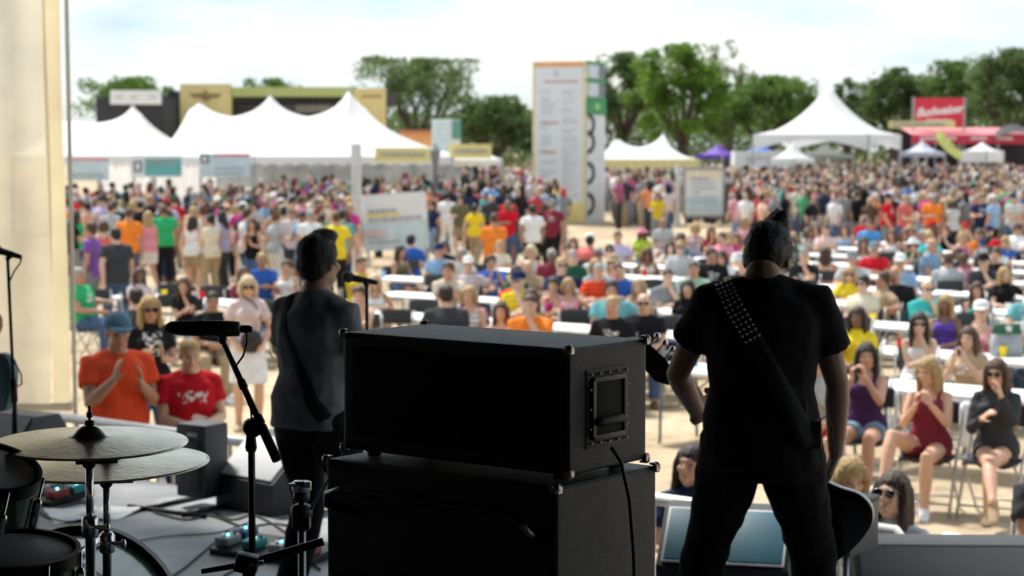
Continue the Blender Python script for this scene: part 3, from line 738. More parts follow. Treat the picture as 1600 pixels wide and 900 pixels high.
def collect(obs):
    bpy.context.view_layer.update(); dg = bpy.context.evaluated_depsgraph_get(); out = []
    for o in obs:
        me = bpy.data.meshes.new_from_object(o.evaluated_get(dg)); out.append(me)
    for o in obs:
        old = o.data; bpy.data.objects.remove(o); bpy.data.meshes.remove(old)
    return out
def coords(me):
    a = np.empty(len(me.vertices) * 3); me.vertices.foreach_get('co', a); return a.reshape(-1, 3)
def put_coords(me, a): me.vertices.foreach_set('co', a.ravel()); me.update()
def normals(me):
    a = np.empty(len(me.vertices) * 3); me.vertices.foreach_get('normal', a); return a.reshape(-1, 3)
def paint(me, rgb):
    at_ = me.attributes.new('paint', 'FLOAT_COLOR', 'POINT')
    at_.data.foreach_set('color', np.concatenate([rgb, np.ones((len(rgb), 1))], 1).astype(np.float32).ravel())
def face_paint(me, Hm):
    co = coords(me); Mi = np.array(Hm.inverted()); p = co @ Mi[:3, :3].T + Mi[:3, 3]
    rgb = np.ones((len(p), 3))
    front = p[:, 1] < -.055
    for sx in (-1, 1):
        d = ((p[:, 0] - sx * .031) / .017) ** 2 + ((p[:, 2] - .006) / .009) ** 2
        k = np.exp(-d) * front; rgb *= (1 - k[:, None] * np.array([.80, .78, .74]))
        d = ((p[:, 0] - sx * .033) / .022) ** 2 + ((p[:, 2] - .030) / .006) ** 2
        k = np.exp(-d) * front; rgb *= (1 - k[:, None] * np.array([.55, .6, .62]))
        d = ((p[:, 0] - sx * .04) / .022) ** 2 + ((p[:, 2] + .028) / .02) ** 2
        k = np.exp(-d) * front; rgb *= (1 - k[:, None] * np.array([.0, .10, .10]))
    d = (p[:, 0] / .025) ** 2 + ((p[:, 2] + .058) / .009) ** 2
    k = np.exp(-d) * front; rgb *= (1 - k[:, None] * np.array([.28, .5, .48]))
    paint(me, rgb)
def wrinkle(me, amp, seed=0, sc=1.0):
    co = coords(me); no = normals(me); out = np.empty(len(co))
    for i, (x, y, z) in enumerate(co):
        out[i] = noise.noise((x * 9 * sc + seed, y * 9 * sc, z * 4 * sc)) + .8 * (1 - 2 * abs(noise.noise((x * 7 * sc + z * 8, y * 7 * sc + seed, z * 9 * sc - x * 6)))) + .4 * noise.noise((x * 22, y * 22 + seed, z * 18))
    put_coords(me, co + no * (out * amp)[:, None])

HAIRS = {}
def hair_mesh(kind, fine=.012, seed=0):
    key = (kind, fine)
    if key in HAIRS: return HAIRS[key]
    mb = MB()
    def cap_():
        mb.ell((0, .020, .048), (.081, .098, .082), n=16, k=10); mb.ell((0, .050, -.005), (.076, .066, .078), n=14, k=8)
        for s in (-1, 1): mb.ell((s * .066, .012, .012), (.019, .040, .045))
    if kind in ('short', 'bun', 'pony'): cap_()
    if kind == 'crop':
        mb.ell((0, .020, .046), (.078, .096, .078), n=16, k=10); mb.ell((0, .045, -.002), (.074, .066, .066), n=14, k=8)
    if kind == 'quiff':
        cap_(); mb.ell((0, -.03, .112), (.062, .062, .034), n=14)
    if kind == 'spike':
        cap_(); rr = random.Random(5)
        mb.ell((-.004, .0, .092), (.060, .086, .038), n=14)
        for i in range(0):
            y = -.075 + .15 * i / 12; x = rr.uniform(-.025, .025); mb.loft([(x, y + .03, .09), (x * 1.2 + rr.uniform(-.01, .01), y, .135), (x * 1.6, y - .03 + rr.uniform(-.01, .01), .158 + rr.uniform(-.012, .01))], [.024, .014, .004], 6)
        mb.loft([(-.008, .02, .085), (-.03, .05, .12), (-.045, .065, .142), (-.058, .078, .165)], [(.058, .05), (.042, .034), (.024, .018), .004], 9)
        mb.loft([(.02, .0, .10), (-.005, .045, .145), (-.025, .07, .17)], [.04, .024, .006], 8)
    if kind == 'bun': mb.ell((0, .085, .105), (.045, .045, .042))
    if kind == 'pony': mb.loft([(0, .09, .05), (0, .135, .02), (0, .13, -.10), (0, .115, -.2)], [.025, .035, .035, .012], 8)
    if kind in ('long', 'bob', 'wavy'):
        mb.ell((0, .020, .049), (.081, .099, .082), n=16, k=10)
        b = {'long': -.30, 'bob': -.11, 'wavy': -.22}[kind]
        mb.loft([(0, .045, .05), (0, .062, -.04), (0, .075, b * .7), (0, .070, b)], [(.084, .06), (.088, .055), (.095, .042), (.07, .022)], 12)
        for s in (-1, 1):
            mb.loft([(s * .060, -.02, .075), (s * .082, -.022, .0), (s * .088, -.015, b * .5), (s * (.082 if kind != 'wavy' else .1), -.03, b * .95)], [.022, .024, .027, .010], 8)
            mb.loft([(s * .07, .03, .04), (s * .085, .03, b * .4), (s * .085, .04, b)], [.034, .034, .012], 8)
    if kind == 'bald':
        for s in (-1, 1): mb.ell((s * .066, .03, -.005), (.018, .045, .035))
        mb.ell((0, .075, -.01), (.06, .035, .04))
    (me,) = collect([remeshed(mb, fine, 1)])
    co = coords(me); no = normals(me); am = {'crop': .002, 'quiff': .0025, 'spike': .003}.get(kind, .006)
    d = np.array([noise.noise((math.atan2(x, y) * 6, y * 8, z * 9)) + .7 * noise.noise((x * 60, y * 60, z * 16)) for x, y, z in co])
    put_coords(me, co + no * (d * am)[:, None])
    if fine < .01:                                       # loose strands standing off the mass
        rr = random.Random(3); co = coords(me); no = normals(me); vs = [tuple(c) for c in co]; fs = [tuple(p.vertices) for p in me.polygons]
        for _ in range(1500):
            i = rr.randrange(len(co)); b = Vector(co[i]); n_ = Vector(no[i]); dn = Vector((rr.gauss(0, .35), .5 + rr.gauss(0, .4), (-1 if kind in ('long', 'wavy', 'bob') else .15) + rr.gauss(0, .3)))
            d_ = (n_ * rr.uniform(.25, .75) + (dn - n_ * dn.dot(n_)) * rr.uniform(.5, 1)).normalized(); ln_ = rr.uniform(.012, .034) * (.55 if kind in ('quiff', 'spike', 'crop') else 1); s_ = d_.cross(n_)
            s_ = (s_.normalized() if s_.length > 1e-4 else Vector((1, 0, 0))) * .0011; q = b - n_ * .002; o_ = len(vs)
            vs += [tuple(q - s_), tuple(q + s_), tuple(q + d_ * ln_)]; fs.append((o_, o_ + 1, o_ + 2))
        old = me; me = bpy.data.meshes.new('hair'); me.from_pydata(vs, [], fs); me.polygons.foreach_set('use_smooth', [True] * len(fs)); bpy.data.meshes.remove(old)
    me.materials.append(M_HAIR); HAIRS[key] = me
    return me
def hat_mesh(kind):
    if kind in HAIRS: return HAIRS[kind]
    mb = MB()
    if kind == 'cap':
        mb.lathe([(.089, .035), (.092, .06), (.088, .09), (.07, .122), (.035, .139), (.004, .143)], (0, .012, 0), 20)
        mb.loft([(0, -.06, .050), (0, -.115, .052), (0, -.160, .038)], [(.078, .006), (.074, .006), (.045, .005)], 14, axes=(Vector((1, 0, 0)), Vector((0, 0, 1))))
    else:
        mb.lathe([(.20, .038), (.198, .046), (.10, .058), (.090, .09), (.078, .135), (.04, .145), (.004, .146)], (0, .012, 0), 24)
    me = mb.mesh(kind, True); me.materials.append(M_CLOTH); HAIRS[kind] = me; return me
def glasses_mesh():
    if 'gl' in HAIRS: return HAIRS['gl']
    mb = MB()
    for s in (-1, 1):
        mb.ell((s * .034, -.097, .006), (.029, .008, .023), RZ(s * -.22), 12, 6)
        mb.tube([(s * .062, -.088, .012), (s * .08, -.03, .012), (s * .080, .02, .006)], .0035, 5)
    mb.tube([(-.012, -.104, .013), (.012, -.104, .013)], .004, 5)
    me = mb.mesh('sunglasses', True); me.materials.append(M_GLASSES); HAIRS['gl'] = me; return me

def hand(mb, wrist, dirv, palm, side, fine, curl=.35, spread=1.0, f=1.0):
    """palm plus five fingers; side=+1 puts the thumb towards dir x palm"""
    d = Vector(dirv).normalized(); p = Vector(palm); p = (p - d * p.dot(d)).normalized(); a = d.cross(p) * side
    w0 = Vector(wrist)
    if not fine:
        mb.loft([w0 - d * .02, w0 + d * .05, w0 + d * .10, w0 + d * .165 + p * .02], [(.026, .020), (.040, .020), (.038, .017), (.022, .012)], 8, axes=(a, p), cap='round')
        t0 = w0 + d * .03 + a * .03; mb.loft([t0, t0 + a * .025 + d * .03 + p * .01, t0 + a * .03 + d * .065 + p * .015], [.015, .013, .010], 6, cap='round'); return
    mb.loft([w0 - d * .02, w0 + d * .02, w0 + d * .06, w0 + d * .092], [(.027, .021), (.036, .018), (.043, .016), (.041, .013)], 10, axes=(a, p), cap='round')
    for i, (o, ln) in enumerate(((.033, .070), (.011, .080), (-.011, .075), (-.032, .060))):
        b = w0 + d * (.088 - .004 * abs(i - 1.3)) + a * o; c1 = curl * (1 + .12 * i)
        q = b; ang = c1 * .6; pts = [b - d * .02]
        sp = a * (o * 1.8 * spread)
        for s, l in enumerate((.45, .32, .25)):
            pts.append(q); dd = (d * math.cos(ang) + p * math.sin(ang) + sp * .6).normalized(); q = q + dd * ln * l; ang += c1 * 1.5
        pts.append(q); mb.loft(pts, [.0092, .0095, .0088, .0080, .0066], 8, cap='round')
    t0 = w0 + d * .022 + a * .028
    q1 = t0 + (a * .8 + d * .55 + p * .25).normalized() * .038; q2 = q1 + (a * .35 + d * .9 + p * (.2 + curl)).normalized() * .030; q3 = q2 + (d * .95 + p * (.25 + curl)).normalized() * .024
    mb.loft([t0, q1, q2, q3], [.0155, .0125, .0105, .008], 8, cap='round')

def person_meshes(P):
    """P: pose in metres for a 1.72 m figure facing -Y, its left at +X"""
    fem = P.get('fem', 0); bulk = P.get('bulk', 1.0); fine = P.get('fine', 0); vox = P.get('vox', .015); seated = P.get('seated', 0)
    pel = Vector(P.get('pel', (0, 0, .95))); lean = R(P.get('lean', 0)); tw = R(P.get('twist', 0)); sl = R(P.get('side', 0))
    ln0 = R(P.get('plean', math.degrees(lean) * .35))
    def Tm(z):
        k = min(1, max(0, z / .36)); k = k * k * (3 - 2 * k); a = ln0 + (lean - ln0) * k
        return Matrix.Rotation(tw * k, 3, 'Z') @ Matrix.Rotation(sl * k, 3, 'Y') @ Matrix.Rotation(a, 3, 'X')
    zs = [-.10, -.04, .0, .07, .16, .26, .35, .42, .465, .50, .535]
    pts = []; p = pel.copy(); zl = 0
    for z in [q for q in zs if q >= 0]:
        p = p + Tm((z + zl) / 2) @ Vector((0, 0, z - zl)); zl = z; pts.append((z, p.copy()))
    pts = [(z, pel + Tm(0) @ Vector((0, 0, z))) for z in (-.10, -.04)] + pts
    if fem: rx = [.12, .165, .172, .160, .124, .132, .144, .134, .098, .066, .050]; ry = [.09, .112, .112, .100, .084, .096, .106, .088, .066, .055, .05]
    else: rx = [.12, .155, .160, .158, .146, .158, .176, .168, .125, .080, .058]; ry = [.09, .112, .112, .108, .100, .112, .122, .104, .078, .064, .058]
    bl = [bulk ** (1.0 if z < .4 else .5) for z in zs]; bd = [bulk ** (1.9 if .0 <= z < .3 else 1.1 if z < .4 else .5) for z in zs]
    rx = [a * b for a, b in zip(rx, bl)]; ry = [a * b for a, b in zip(ry, bd)]
    def sp(z):
        for i in range(len(pts) - 1):
            if pts[i][0] <= z <= pts[i + 1][0]:
                t = (z - pts[i][0]) / (pts[i + 1][0] - pts[i][0]); return pts[i][1].lerp(pts[i + 1][1], t)
        return pts[-1][1]
    def torso(mb, lo, hi, grow, flat_=True, topgrow=None):
        cs, rr, ax = [], [], []
        zz = [lo] + [z for z in zs if lo + .01 < z < hi - .005] + [hi]
        for z in zz:
            M3 = Tm(max(z, 0)); c = sp(max(z, -.10)) + (M3 @ Vector((0, 0, z + .10)) if z < -.10 else Vector()); a = float(np.interp(z, zs, rx)); b = float(np.interp(z, zs, ry))
            g = grow if topgrow is None or z < .46 else topgrow
            if topgrow is not None and z < .12: g += .013
            if z < -.04: a = max(a, rx[1]); b = max(b, ry[1])
            cs.append(c + M3 @ Vector((0, .012 if z < .1 else .0, 0))); rr.append((a + g, b + g)); ax.append((M3 @ Vector((1, 0, 0)), M3 @ Vector((0, 1, 0))))
        mb.loft(cs, rr, 18, axes=ax, cap='flat' if flat_ else 'round', e=.9)
    body, top, bot, shoe = MB(), MB(), MB(), MB()
    torso(body, -.09, .535, 0, True)
    up = Tm(1)
    chest = sp(.35)
    if fem:
        for s in (-1, 1):
            for mbx, g in ((body, 0), (top, .012)): mbx.ell(chest + up @ Vector((s * .066, -.085 * (bulk ** .7), -.015)), (.062 + g, .058 + g, .062 + g))
    # head
    nb = sp(.52); hm = up @ Matrix.Rotation(R(P.get('hyaw', 0)), 3, 'Z') @ Matrix.Rotation(R(P.get('hpitch', 0)) - lean * .75, 3, 'X') @ Matrix.Rotation(R(P.get('hroll', 0)), 3, 'Y')
    hc = nb + up @ Vector((0, -.01 * P.get('tuck', 0), .028 - .03 * P.get('tuck', 0))) + hm @ Vector((0, -.022, .094))
    Hm = Matrix.Translation(hc) @ hm.to_4x4()
    Hp = lambda x, y, z: hc + hm @ Vector((x, y, z))
    E = lambda c, r, n=12, k=8: body.ell(Hp(*c), r, hm, n, k)
    E((0, .014, .036), (.073, .092, .078), 16, 10); E((0, -.016, -.036), (.058, .070, .076), 14, 9); E((0, -.062, -.094), (.026, .022, .020)); E((0, -.075, .026), (.052, .015, .012))
    for s in (-1, 1): E((s * .074, .014, -.006), (.011, .021, .031)); E((s * .036, -.062, -.022), (.024, .022, .024)); E((s * .045, -.01, -.075), (.018, .04, .022))
    body.loft([Hp(0, -.084, .014), Hp(0, -.098, -.012), Hp(0, -.104, -.024)], [.009, .012, .013], 8, cap='round'); E((0, -.082, -.058), (.024, .012, .010))
    nk = .050 if fem else .058 * bulk ** .3
    body.loft([sp(.47), nb + up @ Vector((0, .004, .02)), Hp(0, .018, -.05), Hp(0, .012, 0)], [nk * 1.3, nk, nk * .95, nk * .9], 12)
    # arms
    shx = (.146 if fem else .170) * bulk ** .5; af = (.86 if fem else 1) * bulk ** .6
    J = {}
    for s, k in ((1, 'L'), (-1, 'R')):
        sh = sp(.435) + up @ Vector((s * shx, 0, P.get('shrug', 0)))
        tgt = Vector(P.get('hand' + k, (s * .27, -.05, pel.z - .07))); pole = Vector(P.get('elb' + k, (s * .6, .7, -.3)))
        el, wr = ik(sh, tgt, .285, .255, pole)
        J['sh' + k], J['el' + k], J['wr' + k] = sh, el, wr
        ins = sh + up @ Vector((-s * .05, 0, .005))
        body.loft([ins, sh, sh.lerp(el, .35), sh.lerp(el, .75), el, el.lerp(wr, .22), el.lerp(wr, .6), wr], [x * af for x in (.046, .052, .051, .044, .040, .043, .036, .027)], 10, cap='round')
        fd = Vector(P['fd' + k]) if 'fd' + k in P else (wr - el).normalized() + Vector((0, -.15, -.05))
        pn = Vector(P.get('palm' + k, (-s, 0, 0)))
        hand(body, wr, fd, pn, P.get('thumb' + k, 1 if s > 0 else -1), fine, P.get('curl' + k, .4), f=af)
        slv = P.get('sleeve', 'short')
        if slv != 'tank':
            e = .58 if slv == 'short' else 1; pe = sh.lerp(el, e)
            g = .010 + .003 * (1 - fem)
            top.loft([ins, sh + (sh - el).normalized() * .01, sh.lerp(el, .35), pe], [(.048 * af + g), (.054 * af + g), (.053 * af + g + .006), (.048 * af + g + .012 if e < 1 else .042 * af + g)], 12)
            if slv == 'long': top.loft([el + (sh - el) * .1, el, el.lerp(wr, .5), el.lerp(wr, .95)], [.042 * af + g, .043 * af + g, .038 * af + g, .032 * af + g * .7], 10)
        elif not fem or True:
            top.loft([sp(.36) + up @ Vector((s * shx * .55, 0, 0)), sp(.47) + up @ Vector((s * shx * .55, 0, .012))], [(.032, .10), (.022, .075)], 10, axes=(up @ Vector((1, 0, 0)), up @ Vector((0, 1, 0))))
    # shirt
    hem = P.get('hem', -.10 if not seated else -.03)
    torso(top, hem, .50 if P.get('sleeve') != 'tank' else .40, .016 if not fem else .011, True, .010)
    if P.get('sleeve') != 'tank':
        top.loft([J['shL'] + up @ Vector((-.02, 0, .004)), sp(.462), sp(.49), sp(.462), J['shR'] + up @ Vector((.02, 0, .004))][::2], [(.052, .052), (.070, .060), (.052, .052)], 12)
    # legs
    lb = bulk ** .8 * (1.0 if not fem else 1.03); kind = P.get('bottom', 'long')
    for s, k in ((1, 'L'), (-1, 'R')):
        hp = pel + Tm(0) @ Vector((s * .088, .01, -.03)); tgt = Vector(P.get('foot' + k, (s * .11, .02, .085))); pole = Vector(P.get('knee' + k, (s * .12, -1, .15)))
        kn, an = ik(hp, tgt, .43, .425, pole); J['kn' + k], J['an' + k] = kn, an
        body.loft([hp, hp.lerp(kn, .3), hp.lerp(kn, .75), kn, kn.lerp(an, .25), kn.lerp(an, .45), kn.lerp(an, .8), an], [x * lb for x in (.088, .084, .062, .054, .056, .054, .040, .036)], 12, cap='round')
        fdir = Vector(P.get('fdir' + k, (s * .2, -1, -.02))).normalized(); upv = Vector(P.get('fup' + k, (0, 0, 1))); upv = (upv - fdir * upv.dot(fdir)).normalized(); sd_ = upv.cross(fdir)
        for mbx, g in ((body, 0), (shoe, .009)):
            o = an - upv * .042
            mbx.loft([o - fdir * (.055 + g) - upv * .005, o, o + fdir * .08 - upv * .012, o + fdir * (.165 + g) - upv * .022], [(.030 + g, .036 + g), (.034 + g, .040 + g), (.042 + g, .028 + g), (.030 + g, .016 + g)], 10, axes=(sd_, upv), cap='round')
        shoe.loft([an - upv * .03, an + upv * .012], [.046, .044], 10)
        g = .014
        if kind == 'long':
            bot.loft([hp + Vector((0, 0, .04)) * (0 if seated else 1), hp.lerp(kn, .3), hp.lerp(kn, .75), kn, kn.lerp(an, .3), kn.lerp(an, .7), kn.lerp(an, .94)], [.094 * lb + g, .088 * lb + g, .066 * lb + g, .060 * lb + g, .060 * lb + g, .052 * lb + g, .050 * lb + g], 14)
        elif kind == 'shorts':
            q = P.get('short', .72); bot.loft([hp, hp.lerp(kn, .3), hp.lerp(kn, q)], [.094 * lb + g, .090 * lb + g + .004, .072 * lb + g + .012], 14)
    if kind == 'skirt':
        if seated:
            mid = (J['knL'] + J['knR']) / 2; bot.loft([pel, pel.lerp(mid, .5), pel.lerp(mid, .8)], [(.185, .11), (.19, .095), (.175, .085)], 16, axes=(Vector((1, 0, 0)), Vector((0, .2, 1)).normalized()))
        else: bot.loft([sp(.07), sp(-.02), sp(-.10), pel + Vector((0, 0, -.42))], [(rx[3] + .012, ry[3] + .012), (rx[2] + .02, ry[2] + .02), (.19, .15), (.215, .18)], 18, axes=(Vector((1, 0, 0)), Vector((0, 1, 0))))
    torso(bot, -.125, .095, .014)
    cv = P.get('cvox', max(vox, .014))
    ms = collect([remeshed(body, vox, 2 if fine else 1), remeshed(top, cv, 3), remeshed(bot, cv, 3), remeshed(shoe, cv, 2)])
    face_paint(ms[0], Hm)
    if P.get('wr'): wrinkle(ms[1], P['wr'], 3); wrinkle(ms[2], P['wr'], 8)
    if P.get('print'):
        co = coords(ms[1]); c0 = chest + up @ Vector((0, -.15, -.02)); rgb = np.zeros((len(co), 3)); kx, kz = P['print']
        for i, (x, y, z) in enumerate(co):
            q = up.inverted() @ (Vector((x, y, z)) - c0)
            if y < chest.y - .04 and abs(q.x) < kx and abs(q.z) < kz:
                nn = noise.noise((q.x * 38, q.z * 30, 2)); rgb[i] = 1 if nn > -.12 + .3 * max(abs(q.x) / kx, abs(q.z) / kz) else 0
        paint(ms[1], rgb)
    ms[0].materials.append(M_SKIN); ms[1].materials.append((M_PRINT if fine else M_TOP) if P.get('print') else M_CLOTH); ms[2].materials.append(M_CLOTH); ms[3].materials.append(M_CLOTH)
    return dict(body=ms[0], top=ms[1], bottom=ms[2], shoes=ms[3], H=Hm, J=J, up=up, sp=sp, P=P, fine=fine)

COLS = {'white': (.72, .72, .71), 'black': (.012, .012, .014), 'charcoal': (.045, .047, .052), 'grey': (.22, .23, .24), 'light grey': (.42, .43, .44), 'navy': (.018, .028, .075), 'blue': (.03, .11, .42),
        'light blue': (.26, .42, .62), 'sky blue': (.09, .32, .66), 'teal': (.12, .34, .36), 'turquoise': (.05, .45, .42), 'green': (.03, .38, .14), 'dark green': (.02, .10, .055), 'lime': (.42, .58, .06),
        'yellow': (.78, .58, .03), 'orange': (.80, .22, .03), 'red-orange': (.76, .075, .025), 'red': (.52, .012, .025), 'coral': (.74, .16, .14), 'pink': (.74, .28, .36), 'magenta': (.52, .04, .22),
        'maroon': (.20, .025, .045), 'purple': (.26, .11, .42), 'dark purple': (.055, .022, .075), 'lavender': (.48, .44, .60), 'tan': (.42, .30, .19), 'cream': (.66, .58, .44), 'olive': (.14, .13, .07),
        'brown': (.12, .065, .035), 'peach': (.76, .42, .27), 'slate blue': (.10, .19, .26), 'mint': (.42, .62, .46), 'violet': (.13, .07, .42), 'denim': (.06, .10, .19), 'light denim': (.17, .24, .34), 'khaki': (.34, .26, .16), 'pale pink': (.62, .50, .50)}
HAIRC = {'black': (.012, .010, .009), 'dark brown': (.030, .018, .011), 'brown': (.075, .040, .020), 'auburn': (.14, .045, .020), 'blond': (.42, .28, .12), 'pale blond': (.62, .50, .32), 'grey': (.32, .31, .30), 'white': (.58, .57, .55)}
SKIN = [(.62, .36, .24), (.54, .30, .195), (.46, .25, .16), (.36, .19, .12), (.60, .38, .27), (.20, .10, .062)]
def spawn(proto, loc, rz, h, label, cat='person', skin=0, top='white', bottom='denim', hair='short', hairc='brown', hat=None, hatc='white', glasses=False, shoes='white', group=None, wide=1.0, name='person'):
    o = empty(name, loc, rz, label, cat, group); k = h / 1.72; o.scale = (k * wide, k * wide, k)
    sk = SKIN[skin] if isinstance(skin, int) else skin
    def part(nm, me, c, Mx=None):
        q = bpy.data.objects.new(nm, me); COL.objects.link(q); q.parent = o; q.color = (*c, 1)
        if Mx is not None: q.matrix_local = Mx
        return q
    C = lambda x: COLS[x] if isinstance(x, str) else x
    part('body', proto['body'], sk); part('shirt', proto['top'], C(top))
    part({'long': 'trousers', 'shorts': 'shorts', 'skirt': 'skirt'}[proto['P'].get('bottom', 'long')], proto['bottom'], C(bottom))
    if shoes: part('shoes', proto['shoes'], C(shoes))
    if hair: part('hair', hair_mesh(hair, .012 if not proto['fine'] else .009), HAIRC[hairc] if isinstance(hairc, str) else hairc, proto['H'])
    if hat: part('hat', hat_mesh(hat), C(hatc), proto['H'])
    if glasses: part('sunglasses', glasses_mesh(), (0, 0, 0), proto['H'])
    return o
# ------------------------------------------------------------------ poses for the audience
CLAP = dict(elbL=(.5, .25, -1), elbR=(-.5, .25, -1), handL=(.075, -.30, 1.17), handR=(-.06, -.29, 1.15), fdL=(-.15, -.35, .9), fdR=(.15, -.35, .9), palmL=(-1, 0, 0), palmR=(1, 0, 0), curlL=.15, curlR=.15)
def seatclap(z=.97): return dict(elbL=(.5, .2, -1), elbR=(-.5, .2, -1), handL=(.07, -.26, z), handR=(-.06, -.25, z - .02), fdL=(-.15, -.35, .9), fdR=(.15, -.35, .9))
SEAT = dict(seated=1, pel=(0, .05, .535), footL=(.13, -.40, .085), footR=(-.12, -.38, .085), kneeL=(.1, -1, 1), kneeR=(-.1, -1, 1))
CROSS = dict(seated=1, pel=(0, .05, .535), footL=(.05, -.36, .085), kneeL=(.0, -1, 1), footR=(.17, -.66, .23), kneeR=(.25, -1, 1.2), fdirR=(.25, -.85, -.5), fupR=(0, -.5, .85))
POSES = {
 'stand': dict(), 'hips': dict(handL=(.20, -.04, .98), handR=(-.27, -.06, .89), elbL=(1, .5, -.1)), 'phone': dict(handL=(.26, -.02, .88), handR=(-.10, -.27, 1.16), elbR=(-.6, .3, -.8), hpitch=14),
 'clap': dict(CLAP), 'cross': dict(handL=(-.11, -.20, 1.14), handR=(.11, -.19, 1.09), fdL=(-1, 0, .1), fdR=(1, 0, .1), elbL=(1, 0, -.7), elbR=(-1, 0, -.7)),
 'walk': dict(pel=(0, 0, .925), footL=(.09, -.27, .09), footR=(-.09, .24, .14), handL=(.24, .12, .86), handR=(-.24, -.2, .88), fdirR=(-.1, -.9, -.5)),
 'sit_lap': dict(SEAT, handL=(.09, -.27, .68), handR=(-.07, -.25, .68), lean=4), 'sit_table': dict(SEAT, handL=(.12, -.36, .80), handR=(-.10, -.38, .80), fdL=(-.5, -.8, 0), fdR=(.5, -.8, 0), lean=14, hpitch=-2),
 'sit_clap': dict(SEAT, **seatclap()), 'sit_chin': dict(SEAT, handL=(.02, -.20, 1.0), handR=(.05, -.33, .80), fdL=(-.3, .1, 1), lean=16, elbL=(.4, -.5, -1)),
 'sit_cross': dict(CROSS, handL=(.10, -.26, .70), handR=(-.04, -.30, .70), lean=-4), 'sit_back': dict(SEAT, handL=(.33, -.1, .80), handR=(-.10, -.25, .70), lean=-8),
}
PROTO = {}
def proto(pose, fem, bottom, sleeve='short', bulk=1.0):
    key = (pose, fem, bottom, sleeve, bulk)
    if key not in PROTO: PROTO[key] = person_meshes(dict(POSES[pose], fem=fem, bottom=bottom, sleeve=sleeve, bulk=bulk, vox=.0175, cvox=.02, print=(.085, .06)))
    return PROTO[key]
# ================================================================== gear on the stage
def rbox(nm, c, d, m, parent, bevel=.012, rot=None, seg=2):
    mb = MB(); mb.box((0, 0, 0), d); o = mb.build(nm, m, parent, bevel=bevel, seg=seg); o.location = c
    if rot is not None: o.rotation_euler = rot
    return o
M_CORNER = mat('nickel_corner', (.40, .39, .37), .32, .9, var=.25, scale=30)
def corners(parent, W, Dp, H, z0, s=.045):
    for x in (0, W):
        for y in (0, Dp):
            for z in (z0, z0 + H):
                sx, sy, sz = (1 if x == 0 else -1), (1 if y == 0 else -1), (1 if z == z0 else -1)
                mb = MB(); t = .004; cx, cy, cz = x - sx * t, y - sy * t, z - sz * t
                def leaf(p, d_): mb.box(p, d_)
                leaf((cx, cy + sy * s / 2, cz + sz * s / 2), (.006, s, s)); leaf((cx + sx * s / 2, cy, cz + sz * s / 2), (s, .006, s)); leaf((cx + sx * s / 2, cy + sy * s / 2, cz), (s, s, .006))
                mb.ell((cx + sx * .006, cy + sy * .006, cz + sz * .006), (.011, .011, .011))
                mb.build('corner_cap', M_CORNER, parent, bevel=.003, seg=1)
